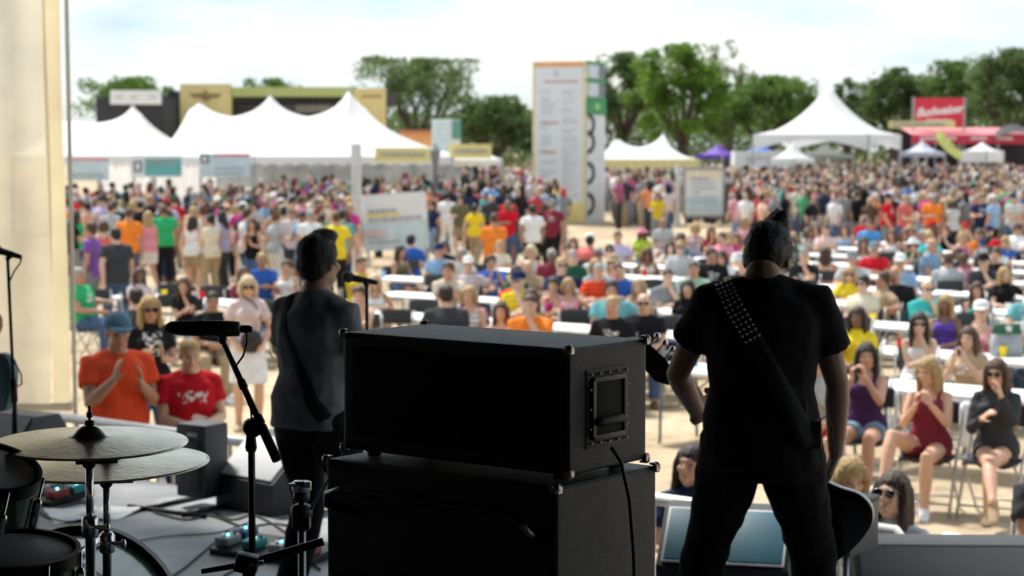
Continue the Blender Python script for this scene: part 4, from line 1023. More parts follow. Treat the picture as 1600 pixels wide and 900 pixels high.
def amp():
    # x runs along the back from the left end to the near corner, y into depth
    near = at(889, 545, 4.42); ax = Vector((.79, -.61, 0)).normalized(); yaw = math.atan2(ax.y, ax.x); ay = Vector((-ax.y, ax.x, 0))
    W, Dp, H = .685, .315, .288
    org = near - ax * W; org.z = near.z - H
    r = empty('amplifier_head', org, yaw, 'black amplifier head with metal corners atop the tall speaker cabinet', 'amplifier')
    rbox('case', (W / 2, Dp / 2, H / 2), (W, Dp, H), M_VINYL, r, .014, seg=3)
    rbox('rear_panel', (W / 2, .004, H / 2), (W - .07, .02, H - .07), mat('rear_black', (.008, .008, .009), .7, bump=.2, bscale=200), r, .004)
    for i in range(4): rbox('jack_plate', (.2 + .085 * i, -.007, H * .25), (.03, .004, .028), mat('jack_black', (.006, .006, .006), .6), r, .001)
    corners(r, W, Dp, H, 0, .019)
    sx = W + .001
    hp = rbox('side_handle', (sx, Dp * .47, H * .50), (.003, .165, .180), M_VINYL, r, .001)
    def ch(nm, c, d, m, bevel=.002):
        o = rbox(nm, c, d, m, hp, bevel); return o
    ch('recess', (.0035, 0, .0), (.004, .115, .125), mat('recess_black', (.003, .003, .003), .8))
    mb = MB(); mb.loft([(.012, -.055, -.03), (.014, -.045, -.03), (.014, .045, -.03), (.012, .055, -.03)], [.009, .011, .011, .009], 10, cap='round'); mb.build('grip', M_RUBBER, hp, smooth=True)
    for z in (.066, -.066):
        mb = MB(); mb.box((.006, 0, z), (.008, .125, .012)); mb.build('rim', M_BLACKPL, hp, bevel=.002)
    for s in (-1, 1):
        mb = MB(); mb.box((.006, s * .062, 0), (.008, .012, .13)); mb.build('rim', M_BLACKPL, hp, bevel=.002)
    for i in range(5):
        for z in (-.079, .079):
            mb = MB(); mb.ell((.005, -.07 + .035 * i, z), (.004, .0034, .0034), n=8, k=4); mb.build('screw', M_CHROME, hp, smooth=True)
    for z in (-.045, .0, .045):
        for s in (-1, 1):
            mb = MB(); mb.ell((.005, s * .074, z), (.004, .0034, .0034), n=8, k=4); mb.build('screw', M_CHROME, hp, smooth=True)
    for x in (.06, W - .06):
        for y in (.05, Dp - .05):
            mb = MB(); mb.lathe([(.018, -.016), (.016, 0)], (x, y, 0), 12); mb.build('rubber_foot', M_RUBBER, r)
    # tall cabinet
    W2, D2 = .70, .405; z1 = org.z - .018; z0 = STAGE + .085; H2 = z1 - z0
    o2 = org + ax * (-.012) - ay * .05; o2.z = z0
    c = empty('speaker_cabinet', (o2.x, o2.y, STAGE), yaw, 'tall black bass speaker cabinet under the amplifier head', 'speaker'); c.location.z = z0
    rbox('case', (W2 / 2, D2 / 2, H2 / 2), (W2, D2, H2), M_VINYL, c, .016, seg=3)
    rbox('front_grille', (W2 / 2, D2 + .004, H2 / 2), (W2 - .06, .012, H2 - .06), mat('grille_cloth', (.02, .02, .022), .9), c, .004)
    rbox('jack_plate', (W2 * .5, -.003, H2 * .62), (.16, .008, .12), M_STEEL, c, .002)
    corners(c, W2, D2, H2, 0, .02)
    mb = MB(); mb.tube([(.05, .01, H2 - .12), (.05, -.045, H2 - .1), (.06, -.055, H2 - .075), (.11, -.058, H2 - .058), (W2 - .11, -.058, H2 - .058), (W2 - .06, -.055, H2 - .075), (W2 - .05, -.045, H2 - .1), (W2 - .05, .01, H2 - .12)], .011, 10); mb.build('towel_bar_handle', mat('dark_chrome', (.22, .22, .23), .3, 1), c, smooth=True)
    for x in (.12, W2 - .12): rbox('skid_rail', (x, -.006, H2 * .42), (.03, .016, H2 * .7), M_BLACKPL, c, .004)
    for x in (.07, W2 - .07):
        for y in (.06, D2 - .06):
            mb = MB(); mb.lathe([(.028, -.012), (.034, -.01), (.034, .01), (.028, .012)], (x, y, -.05), 14, Matrix.Rotation(R(90), 3, 'Y')); w_ = mb.build('caster', M_RUBBER, c, smooth=True)
            rbox('caster_fork', (x, y, -.02), (.04, .03, .045), M_STEEL, c, .003)
    # signal lead
    p = org + ax * (W + .012) + ay * (Dp * .55); zt = org.z + H * .16
    pts = [p + Vector((0, 0, zt - p.z + dz)) + ax * q + ay * s for q, s, dz in ((.004, -.03, .005), (.018, -.01, -.03), (.028, .01, -.12), (.034, .02, -.25), (.036, .025, -.45), (.04, .03, -.75), (.05, .05, zt * 0 - 1.1))]
    mb = MB(); mb.tube(pts, .0045, 6); tag(mb.build('speaker_lead', M_RUBBER, smooth=True), 'thin black lead hanging down the side of the amplifier stack', 'cable')
amp()

def mic_body(parent, tail, head, r=.02, style='long'):
    tail, head = Vector(tail), Vector(head); d = head - tail; Ln = d.length; rot = frame_to(d)
    g = mat('mic_grey', (.11, .112, .118), .42, .3, var=.15, scale=60)
    if style == 'long':
        mb = MB(); mb.lathe([(.012, 0), (.019, .004), (.0205, Ln * .2), (.0205, Ln * .48)], tail, 20, rot); mb.build('mic_body', g, parent, smooth=True)
        mb = MB(); mb.lathe([(.0215, Ln * .48), (.0215, Ln * .545)], tail, 20, rot); mb.build('mic_band', mat('mic_maroon', (.07, .012, .014), .4), parent, smooth=True)
        mb = MB(); mb.lathe([(.0205, Ln * .545), (.0195, Ln * .75), (.016, Ln * .93), (.009, Ln * .99), (.002, Ln)], tail, 20, rot); mb.build('mic_grille', mat('mic_mesh', (.07, .07, .072), .5, .7, bump=1, bscale=900), parent, smooth=True)
    else:
        mb = MB(); mb.lathe([(.010, 0), (.0115, .01), (.017, Ln * .68), (.018, Ln * .7)], tail, 16, rot); mb.build('mic_body', M_BLACKPL, parent, smooth=True)
        mb = MB(); mb.lathe([(.018, Ln * .7), (.025, Ln * .76), (.0255, Ln * .88), (.018, Ln * .97), (.002, Ln)], tail, 16, rot); mb.build('mic_grille', mat('mic_mesh', (.07, .07, .072), .5, .7, bump=1, bscale=900), parent, smooth=True)
def wchild(mb, nm, m, r, **k): return keep(mb.build(nm, m, **k), r)
class WP:      # collects world-space children
    def __init__(s, r): s.r = r
def boom_stand():
    Y = 4.9; P = lambda u, v, dy=0: at(u, v, Y + dy)
    cl = P(392, 668); base = Vector((cl.x, cl.y, STAGE))
    r = empty('microphone_stand', base, label='black boom microphone stand with grey microphone beside the drums', cat='mic stand')
    mb = MB(); mb.loft([base + Vector((0, 0, .1)), Vector((cl.x, cl.y, cl.z - .42)), Vector((cl.x, cl.y, cl.z - .42)), Vector((cl.x, cl.y, cl.z - .41))], [.0115, .0115, .0115, .0115], 12); wchild(mb, 'lower_tube', M_BLACKMETAL, r, smooth=True)
    mb = MB(); mb.cyl((cl.x, cl.y, cl.z - .43), (cl.x, cl.y, cl.z), .008, n=12); wchild(mb, 'upper_tube', M_BLACKMETAL, r, smooth=True)
    mb = MB(); mb.lathe([(.012, 0), (.016, .01), (.016, .06), (.012, .07)], (cl.x, cl.y, cl.z - .455), 14); wchild(mb, 'clutch', M_BLACKPL, r, smooth=True)
    mb = MB(); mb.lathe([(.014, -.022), (.023, -.018), (.023, .018), (.014, .022)], cl + Vector((.004, -.005, 0)), 16, frame_to((.25, -1, 0))); mb.lathe([(.012, -.06), (.015, -.05), (.011, -.01)], cl, 12); wchild(mb, 'swivel_clamp', M_BLACKPL, r, smooth=True)
    b0, b1 = P(433, 719, -.06), P(348, 533, .1)
    mb = MB(); mb.loft([b0, b0.lerp(b1, .28)], [.0125, .0125], 12); wchild(mb, 'boom_grip', M_RUBBER, r, smooth=True)
    mb = MB(); mb.loft([b0.lerp(b1, .2), b0.lerp(b1, .62), b1], [.0085, .0085, .007], 12); wchild(mb, 'boom_arm', M_BLACKMETAL, r, smooth=True)
    mb = MB(); mb.loft([b0.lerp(b1, .30), b0.lerp(b1, .36)], [.013, .013], 12); mb.loft([b0.lerp(b1, .6), b0.lerp(b1, .66)], [.011, .011], 12); wchild(mb, 'boom_collar', M_BLACKPL, r, smooth=True)
    mb = MB(); mb.loft([b1, P(347, 516, .1)], [.010, .014], 10, cap='round'); wchild(mb, 'mic_clip', M_BLACKPL, r, smooth=True)
    for k in range(3):
        a = k * 2.094 + .5; mb = MB(); mb.tube([base + Vector((0, 0, .14)), base + Vector((math.cos(a) * .32, math.sin(a) * .32, .015))], .009, 8); wchild(mb, 'leg', M_BLACKMETAL, r, smooth=True)
    m = empty('microphone', P(347, 513, .1), label='grey pencil-shaped microphone on the boom beside the drums', cat='microphone')
    class PP: pass
    tl, hd = P(376, 514, .1), P(258, 512, .1)
    before = set(COL.objects); mic_body(None, tl, hd)
    mb = MB(); mb.lathe([(.008, 0), (.010, .004), (.010, .022), (.006, .03)], tl, 12, frame_to(tl - hd)); mb.build('connector', M_BLACKMETAL, None, smooth=True)
    for o in set(COL.objects) - before: keep(o, m)
    pts = [tl + (tl - hd).normalized() * .028, P(385, 518, .1), P(386, 535, .1), P(380, 556, .09), P(370, 570, .08), P(372, 590, .07), P(392, 640, .0), P(397, 700, .02), P(398, 860, .02)]
    sm = []
    for i in range(len(pts) - 1):
        for t in (0, .33, .66): sm.append(pts[i].lerp(pts[i + 1], t))
    mb = MB(); mb.tube(sm + [pts[-1]], .003, 6); tag(mb.build('microphone_cable', M_RUBBER, smooth=True), 'thin black cable running down the boom microphone stand', 'cable')
boom_stand()
def straight_stand(label, miclabel, u, vtop, Y, micp, style='round', lean=0):
    t = at(u, vtop, Y); base = Vector((t.x + lean, t.y, STAGE))
    r = empty('microphone_stand', base, label=label, cat='mic stand', group='straight microphone stands')
    mb = MB(); mb.lathe([(.13, 0), (.13, .012), (.03, .03), (.012, .04)], base, 24); wchild(mb, 'base', M_BLACKMETAL, r, smooth=True)
    k = base.lerp(t, .6)
    mb = MB(); mb.cyl(base, k, .0115, n=10); wchild(mb, 'lower_tube', M_BLACKMETAL, r, smooth=True)
    mb = MB(); mb.cyl(k, t, .008, n=10); wchild(mb, 'upper_tube', M_BLACKMETAL, r, smooth=True)
    mb = MB(); mb.cyl(base.lerp(t, .57), base.lerp(t, .64), .017, n=10); wchild(mb, 'clutch', M_BLACKPL, r, smooth=True)
    a, b = at(*micp[0]), at(*micp[1])
    mb = MB(); mb.loft([t, a.lerp(b, .35)], [.012, .016], 10, cap='round'); wchild(mb, 'mic_clip', M_BLACKPL, r, smooth=True)
    m = empty('microphone', a, label=miclabel, cat='microphone', group='vocal microphones')
    before = set(COL.objects); mic_body(None, a, b, style=style)
    for o in set(COL.objects) - before: keep(o, m)
    return base, t
straight_stand('black straight microphone stand in front of the singer', 'black vocal microphone at the singer\'s mouth', 573, 446, 8.85, ((590, 442, 8.86), (534, 431, 8.83)))
b_, t_ = straight_stand('thin black microphone stand against the cream scrim', 'small black microphone atop the stand by the cream scrim', 12, 404, 9.2, ((34, 402, 9.2), (-14, 388, 9.18)), lean=.045)
mb = MB(); mb.tube([at(34, 402, 9.2), at(31, 412, 9.2), at(22, 424, 9.2), at(15, 440, 9.2), at(17, 520, 9.18), at(20, 560, 9.15), at(33, 585, 9.15), at(34, 600, 9.15), at(21, 608, 9.16), at(19, 700, 9.15)], .004, 6)
tag(mb.build('microphone_cable', M_RUBBER, smooth=True), 'black cable looped on the microphone stand by the scrim', 'cable')

# ------------------------------------------------------------------ drums
M_CYM = mat('cymbal_bronze', (.62, .57, .47), .30, 1, var=.22, scale=9, bump=.12, bscale=60)
M_SHELL = mat('green_drum_lacquer', (.012, .055, .016), .22, var=.5, scale=3, coat=.5)
M_HEAD = mat('drum_head', (.55, .56, .56), .5, var=.06, scale=5)
def cymbal_stand(label, u, v, Y, rad, tilt, tiltdir, tubeu):
    c = at(u, v, Y); tb = at(tubeu, 900, Y); tb = Vector((tb.x, c.y, RISER)); nrm = (Matrix.Rotation(tilt, 3, Vector((math.cos(tiltdir), math.sin(tiltdir), 0))) @ Vector((0, 0, 1)))
    rot = frame_to(nrm); r = empty('cymbal_stand', tb, label=label, cat='cymbal', group='cymbals of the drum kit')
    def cy(rr): return .0 if rr < .045 else -.028 - (rr - .045) / (rad - .045) * .026
    prof = [(.004, .0), (.02, -.003), (.036, -.014), (.046, -.028)] + [(.046 + (rad - .046) * i / 14, -.028 - .018 * (i / 14) ** 1.15 - (.0006 if i % 2 else 0)) for i in range(1, 15)]
    prof += [(q, z - .003) for q, z in reversed(prof)]
    mb = MB(); mb.lathe(prof, c, 96, rot, closed=False); wchild(mb, 'cymbal', M_CYM, r, smooth=True)
    mb = MB(); mb.cyl(c - nrm * .05, c + nrm * .052, .004, n=8); mb.cyl(c + nrm * .0, c + nrm * .012, .013, n=12); mb.cyl(c + nrm * .02, c + nrm * .034, .008, n=10); wchild(mb, 'wing_bolt', M_BLACKMETAL, r, smooth=True)
    til = c - nrm * .055; jt = Vector((tb.x, tb.y, til.z - .045))
    mb = MB(); mb.loft([til, jt], [.011, .013], 12, cap='round'); mb.cyl(jt + Vector((-.035, 0, 0)), jt + Vector((.075, -.0, .004)), .006, n=10); mb.lathe([(.016, -.014), (.019, 0), (.016, .014)], jt, 14, frame_to((0, 1, 0))); wchild(mb, 'tilter', M_BLACKMETAL, r, smooth=True)
    z1 = jt.z - .17
    mb = MB(); mb.cyl((tb.x, tb.y, z1), (tb.x, tb.y, jt.z), .0105, n=14); wchild(mb, 'upper_tube', M_CHROME, r, smooth=True)
    mb = MB(); mb.cyl((tb.x, tb.y, RISER + .1), (tb.x, tb.y, z1), .0145, n=14); wchild(mb, 'lower_tube', mat('dark_chrome', (.22, .22, .23), .3, 1), r, smooth=True)
    mb = MB(); mb.lathe([(.016, -.03), (.022, -.025), (.022, .02), (.015, .03)], (tb.x, tb.y, z1), 16); mb.cyl((tb.x - .005, tb.y, z1), (tb.x + .05, tb.y - .02, z1), .006, n=8); mb.ell((tb.x + .05, tb.y - .02, z1), (.008, .008, .014)); wchild(mb, 'height_clamp', M_CHROME, r, smooth=True)
    for k in range(3):
        a = k * 2.094 + .9
        mb = MB(); mb.tube([(tb.x, tb.y, RISER + .35), (tb.x + math.cos(a) * .27, tb.y + math.sin(a) * .27, RISER + .01)], .009, 8); wchild(mb, 'leg', M_CHROME, r, smooth=True)
cymbal_stand('larger upper cymbal on its stand at the near drum kit', 140, 664, 5.2, .256, R(1.8), R(12), 142)
cymbal_stand('lower cymbal partly hidden beneath the upper one', 166, 698, 5.5, .284, R(2.0), R(-30), 168)
def drum(name, label, c, axis, rad, depth, shell, hoopm, lugs=6, hoopw=.014, headm=None):
    c, axis = Vector(c), Vector(axis).normalized(); rot = frame_to(axis)
    r = empty(name, c, label=label, cat='drum', group='drums of the kit')
    mb = MB(); mb.lathe([(rad * .97, -depth / 2), (rad, -depth / 2 + .005), (rad, depth / 2 - .005), (rad * .97, depth / 2)], c, 48, rot); wchild(mb, 'shell', shell, r, auto=.5)
    for s in (-1, 1):
        mb = MB(); z = s * depth / 2
        mb.lathe([(rad * .985, z - .018), (rad + hoopw, z - .018), (rad + hoopw, z + .016), (rad * .985, z + .016), (rad * .985, z - .018)], c, 48, rot, closed=False); wchild(mb, 'hoop', hoopm, r, auto=.5)
        mb = MB(); mb.lathe([(rad * .98, z + s * .002), (rad * .9, z + s * .008), (.002, z + s * .008)], c, 40, rot, closed=False); wchild(mb, 'drum_head', headm or M_HEAD, r, smooth=True)
    for k in range(lugs):
        a = k / lugs * 6.283 + .3; p = c + rot @ Vector((math.cos(a) * (rad + .012), math.sin(a) * (rad + .012), 0)); d = rot @ Vector((0, 0, 1))
        mb = MB(); mb.cyl(p - d * (depth / 2 + .012), p + d * (depth / 2 + .012), .004, n=6); mb.loft([p - d * depth * .22, p + d * depth * .22], [.012, .012], 8, cap='round'); wchild(mb, 'lug', M_CHROME, r, smooth=True)
    return r, rot
drum('bass_drum', 'bass drum with black hoop at the bottom of the kit', at(98, 1002, 5.75), (.12, 1, .0), .285, .42, M_SHELL, M_BLACKPL, 8, .022, mat('coated_head', (.12, .16, .14), .45, var=.15, scale=4))
drum('tom_drum', 'dark green tom at the left edge of the kit', at(-34, 792, 4.95), (.30, -.25, 1), .128, .21, M_SHELL, M_BLACKMETAL, 6, .008)
drum('snare_drum', 'snare drum with white head below the green tom', at(18, 905, 4.75), (.05, -.10, 1), .155, .13, M_SHELL, M_BLACKMETAL, 8, .008)
def rack():
    b = at(58, 872, 4.98); r = empty('tom_mount', (b.x, b.y, RISER), label='black clamp and rod holding the green tom', cat='mount')
    mb = MB(); mb.cyl((b.x, b.y, RISER), (b.x, b.y, b.z), .012, n=10); wchild(mb, 'rod', M_BLACKMETAL, r, smooth=True)
    mb = MB(); mb.box(b, (.05, .04, .045)); mb.cyl(b + Vector((-.06, 0, .03)), b + Vector((.02, 0, .0)), .009); mb.ell(b + Vector((.03, -.02, .0)), (.012, .01, .014)); wchild(mb, 'clamp', M_BLACKPL, r, bevel=.003)
rack()
def low_stand():
    P = lambda u, v, y=4.75: at(u, v, y)
    c = P(386, 880); r = empty('boom_stand', (c.x, c.y, STAGE), label='low black boom stand crossing in front of the amplifier cabinet', cat='mic stand')
    mb = MB(); mb.loft([P(315, 893), P(368, 884)], [.0065, .0075], 10); mb.loft([P(400, 878), P(505, 846)], [.012, .010], 10); wchild(mb, 'boom_arm', M_BLACKMETAL, r, smooth=True)
    mb = MB(); mb.box(c, (.055, .05, .045), Matrix.Rotation(R(12), 3, 'Y')); wchild(mb, 'clamp', M_BLACKPL, r, bevel=.006)
    mb = MB(); mb.lathe([(.012, -.03), (.016, -.028), (.016, -.02)], c + Vector((0, 0, .035)), 12); mb.cyl(c + Vector((.01, -.03, .0)), c + Vector((.045, -.04, .01)), .006); wchild(mb, 'wing_bolt', M_CHROME, r, smooth=True)
    mb = MB(); mb.cyl((c.x, c.y, STAGE + .02), (c.x, c.y, c.z), .012, n=10); wchild(mb, 'tube', M_BLACKMETAL, r, smooth=True)
    for k in range(3):
        a = k * 2.094; mb = MB(); mb.tube([(c.x, c.y, STAGE + .12), (c.x + .28 * math.cos(a), c.y + .28 * math.sin(a), STAGE + .012)], .008, 8); wchild(mb, 'leg', M_BLACKMETAL, r, smooth=True)
    c = at(471, 790, 6.1); r = empty('boom_stand', (c.x, c.y, STAGE), label='upright black stand with chrome clamps left of the cabinet', cat='mic stand')
    t = at(471, 752, 6.1)
    mb = MB(); mb.cyl((c.x, c.y, STAGE + .02), t, .012, n=12); wchild(mb, 'tube', mat('dark_chrome', (.22, .22, .23), .3, 1), r, smooth=True)
    for v, rr, m in ((760, .030, M_CHROME), (775, .026, M_BLACKPL), (797, .032, M_BLACKPL), (820, .026, M_BLACKPL), (800, .034, M_BLACKPL)):
        p = at(471, v, 6.1); mb = MB(); mb.lathe([(rr * .7, -.018), (rr, -.012), (rr, .012), (rr * .7, .018)], p, 14); wchild(mb, 'clamp', m, r, smooth=True)
    mb = MB(); mb.box(at(471, 808, 6.1), (.055, .05, .075)); wchild(mb, 'clamp_block', M_BLACKPL, r, bevel=.008)
    mb = MB(); mb.box(at(459, 758, 6.08), (.03, .014, .012)); mb.box(at(481, 757, 6.08), (.02, .02, .02)); wchild(mb, 'wing_bolt', M_CHROME, r, bevel=.003)
    mb = MB(); mb.tube([at(486, 795, 6.05), at(520, 738, 5.9), at(551, 688, 5.75)], .006, 8); wchild(mb, 'boom_arm', mat('dull_rod', (.13, .13, .13), .4, .8), r, smooth=True)
    for k in range(3):
        a = k * 2.094 + .4; mb = MB(); mb.tube([(c.x, c.y, STAGE + .3), (c.x + .3 * math.cos(a), c.y + .3 * math.sin(a), STAGE + .012)], .009, 8); wchild(mb, 'leg', M_BLACKMETAL, r, smooth=True)
low_stand()

# ------------------------------------------------------------------ monitors, cases, floor clutter
M_WEDGE = mat('wedge_paint', (.022, .023, .025), .55, var=.2, scale=20, bump=.3, bscale=250)
M_GRILLE = mat('steel_grille', (.045, .047, .052), .4, .6, var=.2, scale=300, bump=.6, bscale=600)
def wedge(label, p, yaw, W=.6, Dp=.5, H=.4, grille=None, cap=None, lip=.07):
    """floor monitor, sloped face towards local -y"""
    r = empty('floor_monitor', p, yaw, label, 'monitor', 'floor monitors along the stage edge')
    prof = [(-Dp / 2, 0), (-Dp / 2, lip), (.0, H), (Dp / 2 - .08, H), (Dp / 2, H * .72), (Dp / 2, 0)]
    Mx = Matrix(((0, 0, 1, -W / 2), (1, 0, 0, 0), (0, 1, 0, 0), (0, 0, 0, 1)))
    mb = MB(); mb.prism(prof, Mx, W); mb.build('case', M_WEDGE, r, bevel=.012)
    a, b = Vector((0, -Dp / 2, lip)), Vector((0, .0, H)); mid = (a + b) / 2; ln = (b - a).length; ang = math.atan2(b.z - a.z, b.y - a.y)
    q = rbox('grille', mid + Vector((0, -math.sin(ang), math.cos(ang))) * .006, (W - .05, ln - .04, .012), grille or M_GRILLE, r, .004); q.rotation_euler = (ang, 0, 0)
    for s in (-1, 1): rbox('handle_cup', (s * (W / 2 + .001), .08, H * .55), (.006, .12, .06), M_BLACKPL, r, .003)
    if cap:
        for s in (-1, 1):
            k = rbox('top_plate', mid + Vector((s * W * .24, 0, 0)) + Vector((0, -math.sin(ang), math.cos(ang))) * .016, (W * .40, ln * .86, .01), cap[0], r, .004); k.rotation_euler = (ang, 0, 0)
            k2 = rbox('plate_border', mid + Vector((s * W * .24, 0, 0)) + Vector((0, -math.sin(ang), math.cos(ang))) * .012, (W * .44, ln * .93, .01), cap[1], r, .004); k2.rotation_euler = (ang, 0, 0)
    return r
def sfloor(u, v): return on(u, v, STAGE)
YW = ANG - R(0)
p = sfloor(402, 800); wedge('floor monitor with its top coloured pale as if sunlit, stage front', (p.x + .1, p.y + .2, STAGE), ANG - R(4), (.52), .52, .41, mat('sunlit_grille', (.62, .63, .65), .5, 0, var=.1, scale=200), lip=.18)  # grille colour lightened so the slope reads as sunlit
p = at(-12, 664, 12.4); wedge('dark floor monitor at the foot of the cream scrim', (p.x, p.y, STAGE), ANG + R(6), .8, .55, .42)
p = at(1500, 862, 8.1); wedge('large dark floor monitor in the bottom right corner', (p.x + .05, p.y + .1, STAGE), R(-2), .95, .62, .415)
p = at(1140, 850, 9.0); wedge('floor monitor with two turquoise panels between the bassist\'s legs', (p.x, p.y, STAGE), R(-14), .60, .52, .42, lip=.2, cap=(mat('turquoise_panel', (.008, .12, .18), .5, var=.12), mat('white_border', (.65, .68, .68), .5)))
def case():
    p = sfloor(312, 796); yaw = ANG + R(6); H = at(312, 664, p.y).z - STAGE
    r = empty('powered_speaker', (p.x, p.y + .12, STAGE), yaw, 'upright black powered speaker on a low frame beside the barrier', 'speaker')
    rbox('case', (0, 0, H / 2 + .03), (.23, .2, H - .06), M_WEDGE, r, .02)
    rbox('rear_plate', (0, -.102, H * .5), (.15, .01, H * .6), M_BLACKPL, r, .003)
    rbox('label_strip', (.02, -.103, H - .06), (.08, .008, .022), mat('label_grey', (.45, .46, .46), .5), r, .001)
    for s in (-1, 1):
        mb = MB(); mb.tube([(s * .16, -.34, .015), (s * .16, .2, .015)], .014, 8); mb.build('foot_tube', M_BLACKMETAL, r, smooth=True)
    mb = MB(); mb.tube([(-.3, -.3, .014), (.3, -.3, .014)], .012, 8); mb.build('cross_tube', M_BLACKMETAL, r, smooth=True)
case()
def stand_box():
    c = at(1322, 822, 7.75); r = empty('equipment_box', (c.x, c.y, STAGE), label='grey-sided equipment box on a stand beside the bassist', cat='box')
    rbox_ = lambda nm, c, d, m, rot=None: keep(rbox(nm, c, d, m, None, .008, rot), r)
    rbox_('case', c, (.16, .26, .19), mat('box_grey', (.12, .12, .125), .5, var=.1), (0, 0, R(-35)))
    rbox_('lid', c + Vector((0, 0, .105)), (.17, .27, .02), M_BLACKPL, (0, 0, R(-35)))
    mb = MB(); mb.cyl((c.x, c.y, STAGE), (c.x, c.y, c.z - .09), .014); mb.cyl((c.x, c.y, STAGE + .1), (c.x, c.y, STAGE + .3), .02); wchild(mb, 'pole', M_STEEL, r, smooth=True)
    for k in range(3):
        a = k * 2.094; mb = MB(); mb.tube([(c.x, c.y, STAGE + .2), (c.x + .25 * math.cos(a), c.y + .25 * math.sin(a), STAGE + .012)], .01, 8); wchild(mb, 'leg', M_BLACKMETAL, r, smooth=True)
stand_box()
def pedalboard(label, u, v, n, seed, yaw, led=True):
    p = sfloor(u, v); rr = random.Random(seed); r = empty('pedal_board', p, yaw, label, 'pedal board', 'pedal boards on the stage floor')
    rbox('board', (0, 0, .03), (.62, .32, .04), M_BLACKMETAL, r, .006, (R(6), 0, 0))
    cs = [(.3, .32, .33), (.03, .25, .28), (.5, .5, .48), (.25, .04, .03), (.04, .10, .25), (.55, .5, .3)]
    for i in range(n):
        x = -.26 + .52 * (i % 4) / 3; y = -.07 + .14 * (i // 4)
        q = rbox('pedal', (x, y, .075 + y * .1), (.085, .115, .045), mat('pedal_%d' % (i % 6), cs[i % 6], .4, .3), r, .006, (R(6), 0, rr.uniform(-.1, .1)))
        mb = MB(); mb.lathe([(.01, 0), (.01, .015)], (0, -.03, .02), 10); mb.build('foot_switch', M_CHROME, q)
        for k in (-1, 1): mb = MB(); mb.lathe([(.009, 0), (.008, .014)], (k * .022, .03, .02), 10); mb.build('knob', M_BLACKPL, q)
        if led:
            e = bpy.data.materials.get('pedal_led') or bpy.data.materials.new('pedal_led'); e.use_nodes = True; bb = e.node_tree.nodes['Principled BSDF']; bb.inputs['Emission Color'].default_value = (.1, .9, 1, 1); bb.inputs['Emission Strength'].default_value = 6
            mb = MB(); mb.ell((0, .005, .024), (.006, .006, .005), n=8, k=4); mb.build('indicator', e, q)
pedalboard('guitar pedal board strewn with cables behind the drum kit', 62, 778, 8, 3, ANG)
pedalboard('small pedal board with lit indicators beside the boom stand', 432, 868, 5, 5, ANG + R(8))
def sheet(label, u, v, yaw, s=.3, m=None):
    p = sfloor(u, v); rr = random.Random(int(u))
    mb = MB(); M3 = RZ(yaw)
    mb.grid(8, 8, lambda a, b: p + M3 @ Vector(((a - .5) * s * .72, (b - .5) * s, .012 + .01 * math.sin(a * 5 + u) * math.cos(b * 4))))
    tag(mb.build('paper_sheet', m or mat('paper', (.75, .75, .74), .7), smooth=True), label, 'paper', 'papers on the stage floor')
sheet('white set list sheet lying behind the cymbal stand tubes', 118, 806, .4, .42); sheet('white set list sheet lying right of the cymbal stand tubes', 176, 802, -.3, .36); sheet('crumpled white cloth on the pedal board by the drums', 112, 770, .9, .22)
def lead(label, uv, r=.006, z=.008):
    pts = [on(u, v, STAGE + z) for u, v in uv]; sm = []
    n = len(pts)
    for i in range(n - 1):
        p0, p1, p2, p3 = pts[max(i - 1, 0)], pts[i], pts[i + 1], pts[min(i + 2, n - 1)]
        for k in range(6):
            t = k / 6; sm.append(.5 * ((2 * p1) + (p2 - p0) * t + (2 * p0 - 5 * p1 + 4 * p2 - p3) * t * t + (3 * p1 - p0 - 3 * p2 + p3) * t ** 3))
    mb = MB(); mb.tube(sm + [pts[-1]], r, 6); tag(mb.build('floor_cable', M_RUBBER, smooth=True), label, 'cable', 'cables lying on the stage floor')
lead('black cable curving across the open stage floor', [(215, 930), (280, 893), (318, 862), (345, 842), (378, 838), (396, 852), (420, 880)])
lead('black cable running below the powered speaker', [(240, 800), (290, 812), (330, 806), (380, 822), (430, 818), (470, 826)])
lead('black cable bunched near the pale floor monitor', [(335, 800), (362, 812), (400, 806), (450, 835), (480, 870)])
lead('looped black cable beside the pedal board by the drums', [(30, 770), (70, 795), (130, 786), (150, 800), (110, 815), (70, 806), (60, 790), (100, 780)])
lead('thin black cable under the right drum cymbal', [(200, 848), (260, 838), (340, 832), (390, 815)], .004)
lead('black cable at the feet of the boom stands', [(350, 900), (400, 872), (440, 880), (470, 868), (500, 890)], .006)
